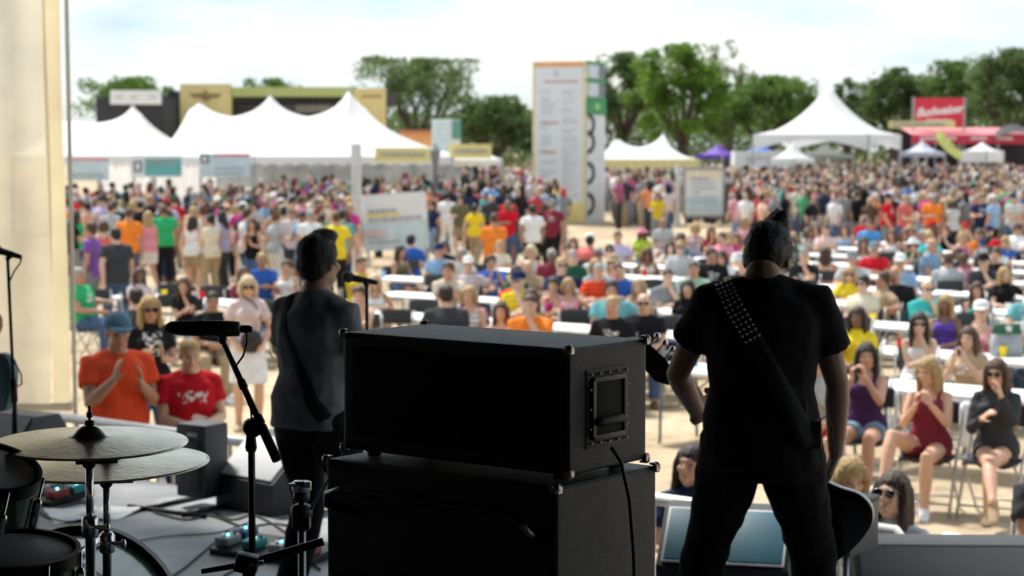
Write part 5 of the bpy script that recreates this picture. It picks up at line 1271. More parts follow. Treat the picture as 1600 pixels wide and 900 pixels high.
# ================================================================== musicians
def local_of(loc, rz, k): 
    Mi = (Matrix.Translation(loc) @ Matrix.Rotation(rz, 4, 'Z') @ Matrix.Scale(k, 4)).inverted(); return lambda p: tuple(Mi @ Vector(p))
def guitar(label, b0, h1, face, m, scale=1.0, name='bass_guitar'):
    """b0 = lower end of the body, h1 = end of the headstock, face = outward normal of the top"""
    b0, h1 = Vector(b0), Vector(h1); d = (h1 - b0).normalized(); Ln = (h1 - b0).length; f = Vector(face); f = (f - d * f.dot(d)).normalized(); s = f.cross(d)
    Mx = Matrix(((d.x, s.x, f.x, b0.x), (d.y, s.y, f.y, b0.y), (d.z, s.z, f.z, b0.z), (0, 0, 0, 1)))
    r = empty(name, b0, label=label, cat='guitar')
    q = Ln / 1.16
    out = [(0, 0), (.01, .10), (.05, .155), (.12, .165), (.19, .135), (.25, .118), (.31, .130), (.38, .150), (.43, .135), (.44, .105), (.38, .075), (.36, .04), (.37, -.03), (.36, -.07), (.33, -.10), (.30, -.125), (.26, -.115), (.2, -.125), (.14, -.16), (.07, -.155), (.02, -.11)]
    sm = []
    n = len(out)
    for i in range(n):
        p0, p1, p2, p3 = [Vector((*out[(i + j) % n], 0)) for j in (-1, 0, 1, 2)]
        for k in range(4):
            t = k / 4; v = .5 * ((2 * p1) + (p2 - p0) * t + (2 * p0 - 5 * p1 + 4 * p2 - p3) * t * t + (3 * p1 - p0 - 3 * p2 + p3) * t ** 3); sm.append((v.x * q, v.y * q))
    mb = MB(); mb.prism(sm, Mx @ Matrix.Translation((0, 0, -.022)), .044); keep(mb.build('guitar_body', m, bevel=.006), r)
    mb = MB(); mb.loft([Mx @ Vector((.30 * q, 0, .014)), Mx @ Vector((.96 * q, 0, .010))], [(.031, .014), (.021, .012)], 10, axes=(s, f)); keep(mb.build('neck', mat('dark_neck', (.05, .03, .018), .45), auto=.6), r)
    mb = MB(); mb.prism([(.95 * q, -.022), (1.0 * q, -.045), (1.14 * q, -.03), (1.16 * q, .0), (1.12 * q, .05), (1.02 * q, .048), (.95 * q, .022)], Mx @ Matrix.Translation((0, 0, -.004)), .016); keep(mb.build('headstock', M_BLACKPL, bevel=.003), r)
    for i in range(4):
        x = (.99 + .04 * i) * q; mb = MB(); mb.cyl(Mx @ Vector((x, .03, .005)), Mx @ Vector((x, .085, .005)), .005, n=8); mb.ell(Mx @ Vector((x, .092, .005)), (.013, .013, .013), n=8, k=5); keep(mb.build('tuning_peg', M_CHROME, smooth=True), r)
        mb = MB(); yy = -.015 + .01 * i; mb.cyl(Mx @ Vector((.08 * q, yy, .036)), Mx @ Vector((.96 * q, yy, .026)), .0012, n=5); keep(mb.build('string', M_STEEL), r)
    mb = MB(); mb.box(Mx @ Vector((.09 * q, 0, .030)), (.07, .08, .014), Mx.to_3x3()); keep(mb.build('bridge', M_CHROME, bevel=.003), r)
    mb = MB(); mb.box(Mx @ Vector((.2 * q, 0, .028)), (.035, .09, .018), Mx.to_3x3()); keep(mb.build('pickup', M_BLACKPL, bevel=.003), r)
    return r, Mx
def strap_on(r, pr, loc, rz, k, path, w_, m, studs=0, top=None):
    """band laid on the shirt: path = (x, z) points in the figure's frame, seen from behind"""
    me = top or pr['top']; bv = BVHTree.FromPolygons([v.co for v in me.vertices], [p.vertices for p in me.polygons])
    Mw = Matrix.Translation(loc) @ Matrix.Rotation(rz, 4, 'Z') @ Matrix.Scale(k, 4)
    pts = []
    for i in range(len(path) - 1):
        for t in [j / 7 for j in range(7)]: pts.append(Vector(path[i]).lerp(Vector(path[i + 1]), t))
    pts.append(Vector(path[-1])); vs, fs = [], []; rows = []
    for i, p in enumerate(pts):
        d = (pts[min(i + 1, len(pts) - 1)] - pts[max(i - 1, 0)]).normalized(); nn = Vector((-d.y, d.x)); row = []
        for s in (-1, -.33, .33, 1):
            q = p + nn * s * w_ / 2; hit = bv.ray_cast(Vector((q.x, 1, q.y)), Vector((0, -1, 0)))[0]
            row.append(None if hit is None else Vector((q.x, hit.y + .0008, q.y)))
        if all(row): rows.append(row)
    for row in rows:
        for q in row: vs.append(Mw @ q)
        for q in row: vs.append(Mw @ (q + Vector((0, .0022, 0))))
    for i in range(len(rows) - 1):
        a, b = i * 8, (i + 1) * 8
        for j in range(3): fs += [(a + 4 + j, a + 5 + j, b + 5 + j, b + 4 + j), (a + j + 1, a + j, b + j, b + j + 1)]
        fs += [(a, a + 4, b + 4, b), (a + 7, a + 3, b + 3, b + 7)]
    mb = MB(); mb.add(vs, fs); o = keep(mb.build('strap', m, smooth=True), r)
    if studs:
        mb = MB()
        for i in range(0, min(len(rows), studs)):
            for c4 in (.12, .37, .63, .88):
                row = rows[i]; t = c4 * 3; j = min(2, int(t)); q = row[j].lerp(row[j + 1], t - j) + Vector((0, .008, 0)); mb.ell(Mw @ q, (.0052, .0052, .0052), n=6, k=4)
        s_ = mb.build('stud', M_CHROME, smooth=True); s_['kind'] = 'stuff'; s_.parent = o; s_.matrix_parent_inverse = Matrix.Identity(4)
def bassist():
    Y = 7.07; h = 1.92; k = h / 1.72; x = X(1193, Y); loc = Vector((x, Y, STAGE)); rz = R(174); lo = local_of(loc, rz, k)
    b0, h1 = at(1338, 852, Y + .22), at(988, 540, Y + .46)
    hl = b0.lerp(h1, .715) + Vector((0, -.03, -.045)); hr = at(1312, 706, Y + .16)
    P = dict(fine=1, vox=.0085, cvox=.012, wr=.007, pel=(0, .02, .915), footL=(.20, .02, .085), footR=(-.18, -.06, .085), kneeL=(.4, -1, .2), kneeR=(-.4, -1, .2), lean=8, hpitch=40, hyaw=-16, tuck=1.2, shrug=.008,
             handL=lo(hl), elbL=(1.0, .45, -.6), fdL=(-.55, -.55, .45), palmL=(-.3, -.75, .45), curlL=.95, thumbL=1, handR=lo(hr), elbR=(-.9, .9, 0), fdR=(.25, -.45, -.85), palmR=(.9, -.1, -.2), curlR=.6,
             bottom='long', hem=-.09, bulk=1.05)
    pr = person_meshes(P)
    spawn(pr, loc, rz, h, 'bass player in black shirt and trousers, back turned, beside the amplifier', skin=(.34, .20, .145), top='black', bottom=(.008, .008, .009), hair='spike', hairc=(.008, .007, .006), shoes='black', wide=.95)
    g, Mx = guitar('black bass guitar slung across the bass player', b0, h1, (0, .95, .25), mat('black_gloss', (.01, .01, .011), .2, coat=.5))
    strap_on(g, pr, loc, rz, k, [(.140, 1.455), (.105, 1.37), (.045, 1.27), (-.03, 1.14), (-.11, 1.0), (-.15, .92)], .060, mat('strap_leather', (.006, .006, .006), .85), studs=13)
    c = Vector(loc) + Matrix.Rotation(rz, 3, 'Z') @ Vector((-.155 * k, .10 * k, .95 * k)); t = empty('wireless_pack', c, rz, 'small black wireless pack clipped at the bass player\'s belt', 'pack')
    rbox('pack_body', (0, .02, 0), (.065, .024, .10), M_BLACKPL, t, .006); mb = MB(); mb.tube([(.02, .02, .05), (.022, .02, .12)], .003, 6); mb.build('antenna', M_RUBBER, t)
    mb = MB(); mb.tube([(-.02, .03, .045), (-.05, .03, .07), (-.07, .02, .02), (-.075, .0, -.08), (-.06, -.04, -.16)], .003, 6); mb.build('lead', M_RUBBER, t)
bassist()
def singer():
    Y = 8.55; h = 1.73; k = h / 1.72; loc = Vector((X(492, Y), Y, STAGE)); rz = R(142); lo = local_of(loc, rz, k)
    P = dict(fine=1, vox=.011, cvox=.012, wr=.007, pel=(0, .02, .92), footL=(.17, .02, .085), footR=(-.17, -.05, .085), lean=4, hpitch=-2, hyaw=4, handL=(.30, -.33, 1.04), elbL=(.25, .8, -.8), handR=(-.06, -.27, 1.0), elbR=(-.5, .9, -.6),
             curlL=.9, curlR=.6, palmL=(-.3, -.6, .7), palmR=(.6, .6, -.2), hem=-.06, bulk=.98)
    pr = person_meshes(P)
    spawn(pr, loc, rz, h, 'singer in grey shirt and dark trousers facing the microphone, back turned', skin=(.42, .23, .16), top=(.22, .24, .265), bottom=(.012, .013, .017), hair='quiff', hairc=(.006, .005, .005), shoes='black')
    Mw = Matrix.Translation(loc) @ Matrix.Rotation(rz, 4, 'Z') @ Matrix.Scale(k, 4)
    g, Mx = guitar('dark electric guitar held in front of the singer', Mw @ Vector((-.26, -.20, .86)), Mw @ Vector((.62, -.36, 1.14)), Mw.to_3x3() @ Vector((0, -1, .15)), mat('dark_gloss', (.02, .012, .012), .25, coat=.5), name='electric_guitar')
    strap_on(g, pr, loc, rz, k, [(.125, 1.45), (.10, 1.36), (.04, 1.24), (-.04, 1.10), (-.11, .99), (-.16, .91)], .05, mat('strap_leather', (.006, .006, .006), .85))
singer()
def edge_player():
    Y = 9.3; loc = Vector((X(-126, Y), Y, STAGE)); rz = R(150)
    P = dict(fine=1, vox=.013, handL=(.40, -.30, 1.1), handR=(-.14, -.26, 1.06), elbR=(-1, .3, -.1), curlR=.6, curlL=.8, bulk=1.05)
    pr = person_meshes(P)
    spawn(pr, loc, rz, 1.86, 'guitarist cut off by the left frame edge, only an elbow showing', skin=(.40, .22, .15), top='charcoal', bottom='denim', hair='short', hairc='dark brown', shoes='black')
    Mw = Matrix.Translation(loc) @ Matrix.Rotation(rz, 4, 'Z') @ Matrix.Scale(1.08, 4)
    guitar('pale blue electric guitar at the left frame edge', Mw @ Vector((-.34, -.20, .86)), Mw @ Vector((.55, -.36, 1.18)), Mw.to_3x3() @ Vector((0, -1, .15)), mat('pale_blue_gloss', (.25, .42, .46), .25, coat=.5), name='electric_guitar')
edge_player()

# ================================================================== tables and chairs
M_TABLE = mat('white_table_plastic', (.80, .80, .79), .5, var=.03, scale=4, spec=.35)
M_TLEG = mat('table_leg_grey', (.16, .165, .17), .5, .4)
M_CSEAT = mat('chair_plastic', (.028, .031, .034), .5, var=.15)
M_CFRAME = mat('chair_frame', (.50, .50, .49), .4, .4, var=.1)
def table_proto():
    r = empty('folding_table')
    mb = MB(); mb.box((0, 0, .725), (2.42, .76, .045)); mb.build('tabletop', M_TABLE, r, bevel=.012)
    for s in (-1, 1):
        mb = MB(); x = s * .92
        mb.tube([(x - .0, -.30, .70), (x, -.32, .03), (x, -.33, .0)], .016, 8); mb.tube([(x, .30, .70), (x, .32, .03), (x, .33, .0)], .016, 8); mb.tube([(x, -.31, .35), (x, .31, .35)], .012, 8); mb.tube([(x, 0, .35), (x - s * .45, 0, .69)], .010, 8)
        mb.build('leg_frame', M_TLEG, r, smooth=True)
    return r
def chair_proto():
    r = empty('folding_chair')
    mb = MB(); mb.grid(8, 8, lambda a, b: (-.20 + .40 * a, -.20 + .40 * b, .45 + .015 * math.cos((b - .5) * 3) - .012 * math.cos((a - .5) * 3))); n0 = len(mb.v)
    mb.box((0, 0, .436), (.40, .40, .018)); mb.build('seat', M_CSEAT, r, bevel=.0, auto=.6)
    mb = MB(); mb.loft([(-.20, .245, .78), (-.1, .268, .785), (.1, .268, .785), (.20, .245, .78)], [(.012, .085), (.012, .095), (.012, .095), (.012, .085)], 12, axes=(Vector((0, 1, 0)), Vector((0, 0, 1))), e=.7); mb.build('backrest', M_CSEAT, r, auto=.7)
    for s in (-1, 1):
        mb = MB(); x = s * .225
        mb.tube([(x, -.26, .012), (x, .0, .42), (x, .24, .72), (x, .262, .86)], .0135, 8); mb.tube([(x * .92, .25, .012), (x * .92, -.02, .30), (x * .92, -.17, .43)], .0125, 8); mb.build('side_frame', M_CFRAME, r, smooth=True)
    mb = MB(); mb.tube([(-.225, -.2, .10), (.225, -.2, .10)], .010, 6); mb.tube([(-.207, .19, .10), (.207, .19, .10)], .010, 6); mb.build('stretcher', M_CFRAME, r, smooth=True)
    return r
TABLE, CHAIR = table_proto(), chair_proto()
used = {'t': 0, 'c': 0}
TABLES = []
def put_table(p, rz, label):
    o = TABLE if not used['t'] else copy_tree(TABLE); used['t'] = 1; o.location = p; o.rotation_euler = (0, 0, rz); tag(o, label, 'table', 'white folding tables set out in rows'); return o
def put_chair(p, rz, label):
    o = CHAIR if not used['c'] else copy_tree(CHAIR); used['c'] = 1; o.location = p; o.rotation_euler = (0, 0, rz); tag(o, label, 'chair', 'folding chairs at the tables'); return o
ROWS = [20.9 + 3.65 * k for k in range(10)]
STARTS = [(1.45, 3), (-5.8, 8), (-2.0, 7), (-2.3, 8), (-1.0, 7), (1.7, 6), (3.6, 5), (5.2, 5), (6.2, 4), (7.2, 4)]
for k, (c, (x0, n)) in enumerate(zip(ROWS, STARTS)):
    row = []
    for i in range(n):
        x = x0 + .93 + 1.93 * i; y = c - .839 * x + .4
        if abs(x) > .30 * y or y < 12: continue
        row.append((x, y))
    for i, (x, y) in enumerate(row):
        TABLES.append((x, y, k, i)); jit = rnd.uniform(-.02, .02)
        put_table((x, y, gz(y)), ANG + jit, f'long white folding table, {ordinal(i)} from the left in the {ordinal(k)} row from the stage')
def clear_table(p, push=True):
    for (tx, ty, k, i) in TABLES:
        d = DN((p.x - tx, p.y - ty))
        if abs(d.x) < 1.4 and abs(d.y) < .64:
            q = p + NV * ((math.copysign(.66, d.y) if d.y else .66) - d.y); return Vector((q.x, q.y, gz(q.y)))
    return p
def row_of(p):
    best = min(TABLES, key=lambda t: (t[0] - p.x) ** 2 + (t[1] - p.y) ** 2); return best[2], math.hypot(best[0] - p.x, best[1] - p.y)
STAGE_C = Vector((.2, 7.0, 0))
def facing(p, off=0): d = STAGE_C - p; return math.atan2(d.x, -d.y) + R(off)

# ================================================================== the people closest to the stage
PEOPLE = []      # (position, top colour word, description)
def hero(label, P, u, v, h, headz, face_off=0, rz=None, chair=False, seen=('black', 'top'), y=None, **kw):
    """headz: height of the top of the head above ground, seen at (u, v)"""
    loc = stand(u, v, headz) if y is None else Vector((X(u, y), y, gz(y)))
    a = facing(loc, face_off) if rz is None else rz
    pr = person_meshes(P); o = spawn(pr, loc, a, h, label, **kw)
    PEOPLE.append((loc, seen[0], 1))
    if chair: put_chair(loc, a, 'folding chair under the ' + chair)
    return loc, a, pr, o
F = dict(fine=1, vox=.0105, cvox=.0125, wr=.007)
hero('bearded person in orange shirt and grey cap clapping at the barrier', dict(F, **dict(CLAP, handL=(.10, -.26, 1.26), handR=(-.08, -.27, 1.30), bulk=1.16, hpitch=8, sleeve='short')), 182, 484, 1.78, 1.80, 0, skin=2, top=(.78, .085, .03), bottom='denim', hair='crop', hairc='dark brown', hat='cap', hatc='slate blue')
hero('young person in red printed shirt clapping beside the orange shirt', dict(F, **dict(CLAP, handL=(.09, -.27, 1.10), handR=(-.05, -.26, 1.08), fdL=(-.7, -.4, .35), fdR=(.7, -.4, .35), bulk=1.12, hpitch=10, print=(.11, .045))), 293, 530, 1.60, 1.60, 0, y=13.9, skin=4, top=(.50, .012, .022), bottom='denim', hair='crop', hairc='blond', glasses=False)
hero('blond person in black shirt with white print clapping behind orange shirt', dict(F, **dict(CLAP, fem=1, hpitch=4, print=(.09, .11))), 232, 458, 1.66, 1.68, 0, y=17.2, skin=2, top='black', bottom='denim', hair='long', hairc='blond', glasses=True)
lb, ab, prb, ob = hero('blond person in pale pink top and white skirt standing in aisle', dict(F, fem=1, bottom='skirt', handL=(.16, -.14, .98), handR=(-.16, -.14, .98), hpitch=4), 386, 441, 1.62, 1.62, 0, y=20.6, skin=0, top='pale pink', bottom=(.74, .74, .76), hair='bob', hairc='pale blond', glasses=True, shoes='tan')
def bag():
    r = empty('shoulder_bag', lb, ab, 'black crossbody bag worn over the white skirt', 'bag'); M3 = 1.62 / 1.72
    mb = MB(); mb.loft([(.02, -.175, .88), (.02, -.18, .94), (.02, -.17, 1.0)], [(.10, .02), (.115, .034), (.10, .022)], 14, axes=(Vector((1, 0, 0)), Vector((0, 1, 0))), cap='round'); mb.build('bag_body', mat('bag_black', (.015, .013, .013), .5), r, smooth=True)
    mb = MB(); mb.tube([(.10, -.165, .97), (.13, -.13, 1.1), (.12, -.11, 1.22), (.05, -.09, 1.34), (-.05, -.06, 1.40)], .008, 6); mb.build('strap', mat('bag_black', (.015, .013, .013), .5), r, smooth=True)
bag()
hero('person in black shirt seated before the far left table, hands in lap', dict(F, **dict(POSES['sit_lap'], fem=0)), 331, 455, 1.68, 1.26, 0, y=23.2, chair='person in black shirt before the left table', skin=3, top='black', bottom='khaki', hair='crop', hairc='dark brown')
# front row on the right
hero('blond person in maroon top clapping with crossed legs, front row', dict(F, **dict(CROSS, **seatclap(.93), fem=1, bottom='shorts', short=.3, sleeve='tank', footR=(-.26, -.52, .30), kneeR=(-.5, -1, 1.2), fdirR=(-.75, -.6, -.25), hpitch=10, hyaw=-20)), 1452, 556, 1.66, 1.26, -4, chair='blond person in maroon top, front row', skin=0, top='maroon', bottom='maroon', hair='long', hairc='blond', shoes='white')
hero('person in black jacket and sunglasses clapping in front row', dict(F, **dict(CROSS, fem=1, bottom='shorts', short=.3, sleeve='long', hpitch=2, handL=(.10, -.20, 1.02), fdL=(-.3, .1, 1), elbL=(.4, -.3, -1), handR=(-.03, -.27, .84), fdR=(.6, -.3, .5), elbR=(-.5, .2, -1))), 1556, 560, 1.66, 1.26, -6, chair='person in black jacket, front row', skin=0, top='charcoal', bottom='charcoal', hair='long', hairc='brown', glasses=True, shoes='tan')
hero('long-haired person in dark purple top clapping, partly behind the bassist', dict(F, **dict(SEAT, **seatclap(1.02), fem=1, bottom='shorts', short=.45, sleeve='tank', hyaw=15)), 1352, 534, 1.68, 1.28, -8, chair='long-haired person in dark purple top', skin=1, top='dark purple', bottom='light denim', hair='long', hairc='dark brown')
hero('person in grey shirt and shorts seated behind the bassist\'s arm', dict(F, **dict(POSES['sit_lap'], fem=1, bottom='shorts', short=.6)), 1277, 545, 1.68, 1.26, 0, chair='person in grey behind the bassist', skin=1, top='light grey', bottom='red', hair='pony', hairc='brown')
hero('person in sunglasses and white shirt looking up behind the barrier', dict(F, **dict(POSES['sit_lap'], fem=1, hpitch=-12)), 1397, 734, 1.70, 1.32, -6, y=9.95, chair='person in sunglasses behind the barrier', skin=4, top=(.58, .60, .66), bottom='denim', hair='long', hairc=(.055, .030, .017), glasses=True)
hero('dark-haired person in navy shirt behind the barrier, next to the amplifier', dict(F, **dict(POSES['sit_lap'], fem=1, hyaw=-35, hpitch=-6)), 1084, 690, 1.66, 1.28, 14, y=11.1, chair='dark-haired person in navy behind the barrier', skin=0, top='navy', bottom='denim', hair='long', hairc='dark brown')
hero('blond person low behind the barrier beside the bassist\'s right hand', dict(F, **dict(POSES['sit_lap'], fem=1, hpitch=16, hyaw=25)), 1332, 706, 1.62, 1.24, 0, y=10.9, chair='blond person beside the bassist\'s hand', skin=0, top='black', bottom='denim', hair='wavy', hairc='blond')
hero('person with raised burgundy shoe seated at the right frame edge', dict(F, **dict(CROSS, handL=(.1, -.26, .7), handR=(-.04, -.3, .7), footR=(-.30, -.55, .30), kneeR=(-.3, -1, 1.2), fdirR=(-.9, -.3, .1), bottom='shorts', short=.6)), 1660, 640, 1.75, 1.28, 0, y=11.0, rz=R(-12), chair='person with the burgundy shoe', skin=1, top='charcoal', bottom='khaki', hair='short', hairc='brown', shoes='maroon')

# ================================================================== the audience, placed from the photograph
# u, v of head top, S seated / B seated back turned / F standing facing / K standing back turned / L,R side on, fem, top, hair, hair colour, extras
AUD = '''133 418 SR 0 green crop grey -|204 396 S 1 white wavy auburn -|270 414 S 1 pale_pink wavy brown -|289 426 SX 1 black long brown -|340 416 S 1 maroon long brown -|212 452 B 0 charcoal short black -|396 428 SL 1 brown wavy dark_brown -
410 398 S 0 blue short blond -|446 404 S 1 white short brown -|563 446 SX 1 tan short brown -|626 384 SR 1 olive long dark_brown -|642 370 B 0 blue short black -|664 384 S 0 light_blue crop brown cap:navy|672 409 B 1 charcoal long pale_blond -
714 404 S 0 pale_pink crop grey cap:white|696 452 B 0 charcoal short dark_brown -|733 452 S 1 white bob blond -|760 445 S 1 pink short brown gl|783 465 S 1 cream long brown -|768 398 S 0 blue short dark_brown -|722 388 S 1 white bob grey -
804 420 S 0 red-orange bald grey -|826 402 S 0 tan bald grey -|862 388 S 0 maroon short grey -|843 384 S 1 white bob pale_blond -|866 428 S 1 magenta short dark_brown -|830 462 S 0 orange crop brown -|856 450 S 1 lime long brown gl
912 414 S 0 red-orange crop grey -|888 430 S 1 pink bob blond -|911 442 S 0 teal short black -|964 410 S 0 blue crop brown -|957 462 S 0 black crop blond -|1006 456 S 0 black bald grey gl|1031 418 S 0 grey crop brown -|997 438 S 1 tan wavy blond -
1075 436 S 1 black long dark_brown -|1084 408 S 0 mint crop brown -|896 368 S 1 white wavy auburn -|960 366 S 0 lavender crop brown -|935 388 S 0 white crop grey gl|1036 344 S 0 light_grey bald grey -|1022 374 S 1 cream long black -|1003 354 S 1 lime long dark_brown hat:pink
1086 352 S 1 lavender bob blond -|1130 390 S 0 black short dark_brown -|1112 356 S 1 maroon wavy brown -|1150 362 S 1 coral bob brown -|1164 340 S 1 pink long blond -
1290 388 B 1 peach long brown -|1356 380 S 0 red crop grey cap:grey|1371 422 SL 0 tan short brown -|1416 420 S 0 black bald white -|1456 378 SR 0 light_blue bald white -|1482 396 B 0 light_grey crop brown -|1519 394 S 1 pink short brown gl|1538 398 S 0 charcoal crop brown cap:black
1581 390 S 0 black short brown -|1560 366 B 0 grey short dark_brown -|1527 434 SX 1 turquoise long brown -|1588 446 S 0 teal crop brown -|1476 460 S 1 violet long blond -|1350 480 S 1 yellow long dark_brown -|1436 488 S 1 white long dark_brown gl|1498 480 S 1 pink crop brown cap:white
1512 506 S 1 tan long brown -|1586 476 SC 0 light_grey crop brown cap:white|1488 366 S 1 magenta bob blond -|1544 356 S 0 orange crop brown -|1568 356 S 0 blue crop brown cap:navy|1330 372 S 1 white long brown -|1414 358 S 1 tan long auburn -|1388 362 S 1 white wavy brown -|1300 352 S 1 light_blue wavy brown -
1240 362 S 1 mint bob blond -|1440 356 S 0 light_blue crop grey -|1468 352 S 1 pale_pink wavy auburn -|1590 350 S 1 lime bob blond -|1268 340 S 1 lavender long brown -|1358 346 S 0 sky_blue crop brown -
143 346 KR 0 purple short brown -|162 344 K 1 coral bob brown -|181 352 K 0 charcoal short black -|256 320 K 0 green crop brown -|272 306 K 0 red crop brown cap:dark_green|346 318 K 0 slate_blue crop brown -|386 324 K 0 charcoal crop brown -|428 322 K 1 tan bob brown -|456 320 K 0 olive crop brown -
525 330 K 0 yellow crop brown -|125 306 F 0 sky_blue short brown -|152 308 F 1 navy wavy brown -|201 324 K 0 orange crop brown -|172 316 K 0 light_grey crop brown -|540 296 K 0 maroon crop brown -|506 298 F 1 coral bob brown -|466 284 F 0 magenta crop brown -|484 304 K 1 brown wavy brown -
698 300 K 0 white short black -|742 316 K 1 yellow pony black -|793 312 F 0 red bald white -|772 332 K 0 orange crop brown -|765 284 K 0 sky_blue crop brown -|737 288 K 0 coral crop grey -|723 272 K 0 white short brown -|816 300 F 1 cream bob blond -|706 270 F 1 pink short black -|832 318 K 0 white short black -
964 268 K 0 lavender crop grey -|990 264 F 0 white crop brown -|1006 272 F 1 white bob brown -|1024 262 K 0 red short blond -|1042 268 K 0 lime crop brown -|1028 300 F 1 yellow long brown -|1170 290 K 1 brown bob brown -|1196 296 F 1 pink long blond -|1258 272 F 1 yellow bob blond -
1334 268 K 0 red crop brown -|1488 262 K 0 violet crop brown -|1500 286 K 0 red crop brown -|1470 298 F 0 dark_green crop brown -|1528 292 K 0 dark_green short black -|1443 290 K 0 red crop brown -|1586 296 K 0 red crop brown -|1556 268 F 0 white crop brown -|1376 286 F 0 white crop grey -|1340 296 K 0 black short brown -'''
SEATED = ['sit_lap', 'sit_table', 'sit_lap', 'sit_chin', 'sit_back', 'sit_clap', 'sit_cross', 'sit_table']
STANDING = ['stand', 'phone', 'cross', 'hips', 'walk', 'clap']
taken = []
SPEC = []
def variety(pose, fem, rr):
    if fem: return proto(pose, 1, *(('shorts', 'tank') if rr.random() < .5 else ('long', 'short')))
    return proto(pose, 0, 'long' if rr.random() < .6 else 'shorts', 'short', 1.03 if rr.random() < .7 else 1.16)
def lbl_hat(h): return {'cap': 'cap', 'sunhat': 'sun hat'}[h]
def add_person(loc, rz, pose, fem, top, hair, hairc, hat=None, hatc='white', gl=False, seated=True, h=None, back=0, rr=rnd, known=False):
    SPEC.append(dict(loc=loc, rz=rz, pose=pose, fem=fem, top=top, hair=hair, hairc=hairc, hat=hat, hatc=hatc, gl=gl, seated=seated, h=h or (rr.uniform(1.60, 1.70) if fem else rr.uniform(1.70, 1.82)), back=back, known=known)); taken.append(loc)
for ent in AUD.replace('\n', '|').split('|'):
    u, v, kd, fem, top, hair, hc, ex = ent.split(); u, v, fem = float(u), float(v), int(fem); top = top.replace('_', ' '); hc = hc.replace('_', ' ')
    seated = kd[0] in 'SB'; h = (1.64 if fem else 1.74) + rnd.uniform(-.06, .06)
    loc = stand(u, v, (1.24 if fem else 1.29) if seated else h)
    if seated: loc = clear_table(loc)
    off = rnd.uniform(-16, 16)
    if kd[0] in 'BK': off += 180
    if kd.endswith('R'): off += 62
    if kd.endswith('L'): off -= 62
    pose = rnd.choice(SEATED) if seated else rnd.choice(STANDING)
    if seated:
        d = min((DN((loc.x - t[0], loc.y - t[1])) for t in TABLES), key=lambda d: d.length)
        if pose == 'sit_table' and not (d.y > 0 and abs(d.x) < 1.3): pose = 'sit_lap'
        if kd == 'SX': pose = 'sit_chin'
        if kd == 'SC': pose = 'sit_clap'
        if kd[0] == 'B': pose = 'sit_lap'
    hat, hatc, gl = None, 'white', ex == 'gl'
    if ':' in ex: hat, hatc = ex.split(':'); hatc = hatc.replace('_', ' '); hat = 'sunhat' if hat == 'hat' else 'cap'
    add_person(loc, facing(loc, off), pose, fem, top, hair, hc, hat, hatc, gl, seated, h, kd[0] in 'BK', known=True)
# others at the tables, then standing
TOPS = ['white'] * 5 + ['black'] * 5 + ['grey'] * 3 + ['light grey'] * 3 + ['charcoal'] * 3 + ['navy', 'navy', 'blue', 'light blue', 'teal', 'red', 'red', 'maroon', 'pink', 'coral', 'peach', 'cream', 'cream', 'tan', 'lavender', 'purple', 'green', 'dark green', 'olive', 'orange', 'yellow', 'turquoise', 'magenta', 'pale pink', 'pale pink', 'brown']
rq = random.Random(5)
def rand_look(rr):
    fem = int(rr.random() < .5); hair = rr.choice(['long', 'long', 'wavy', 'bob', 'pony', 'bun'] if fem else ['crop', 'short', 'crop', 'bald', 'short', 'quiff'])
    hc = rr.choice(['dark brown', 'brown', 'brown', 'black', 'blond', 'auburn', 'pale blond'] if fem else ['dark brown', 'brown', 'black', 'grey', 'blond']); hat, hatc = None, 'white'
    if rr.random() < (.12 if fem else .28): hat = 'cap' if (not fem or rr.random() < .4) else 'sunhat'; hatc = rr.choice(['white', 'navy', 'black', 'red', 'grey', 'tan'])
    return fem, rr.choice(TOPS), hair, hc, hat, hatc, rr.random() < .4
FREE = []
for (tx, ty, k, i) in TABLES:
    for side in (1, -1):
        for a in (-.82, 0, .82):
            p = Vector((tx, ty, 0)) + DV * (a + rq.uniform(-.1, .1)) + NV * side * (.70 if side > 0 else .78); p.z = gz(p.y); u, v = proj(p + Vector((0, 0, 1.2)))
            if not (60 < u < 1640) or any((q - p).length < .62 for q in taken): continue
            if p.y < 18.5 or (k <= 1 and u > 1020): 
                
                    if rq.random() < .35: FREE.append((p, side, i, a))
                    continue
            pr_ = (.60 if side > 0 else .20) if u > 560 else .25
            if rq.random() < pr_:
                fem, top, hair, hc, hat, hatc, gl = rand_look(rq); off = rq.uniform(-28, 28) + (180 if side < 0 and rq.random() < .22 else 0)
                pose = rq.choice(SEATED) if side > 0 else rq.choice(['sit_lap', 'sit_cross', 'sit_back', 'sit_clap', 'sit_chin'])
                add_person(p, facing(p, off), pose, fem, top, hair, hc, hat, hatc, gl, True, back=abs(off) > 90, rr=rq)
            elif rq.random() < .3: FREE.append((p, side, i, a))
N_SEATED = len(SPEC)
LIM = 298
zones = []
CROWD = []
def blocked(u, Y):
    if 812 < u < 960 and 66 < Y < 76: return True                    # the tower
    if 50 < u < 720 and Y > (63 if u < 420 else 71): return True                          # inside the long tents
    return False
cand = []
for _ in range(5200):
    u = rq.uniform(95, 1625); Y = rq.uniform(38, 92) if u < 1120 else rq.uniform(50, 96)
    if blocked(u, Y): continue
    p = Vector((X(u, Y), Y, gz(Y)))
    c = p.y + .839 * p.x
    if 880 < u < 1010 and Y < 66: continue                           # open sand before the tower
    if u > 1010 and c < rq.uniform(58, 76): continue                                 # tables
    if 560 < u <= 880 and c < rq.uniform(46, 62): continue
    if u <= 560 and Y < 47 and rq.random() < .75: continue
    if 1048 < u < 1148 and Y < 70: continue
    if 552 < u < 684 and Y < 51: continue
    dens = 1.0 if u > 1120 else (.8 if u < 560 else .62)
    if rq.random() > dens: continue
    cand.append((Y, u, p))
cand.sort(key=lambda c: c[0])
grid_ = {}
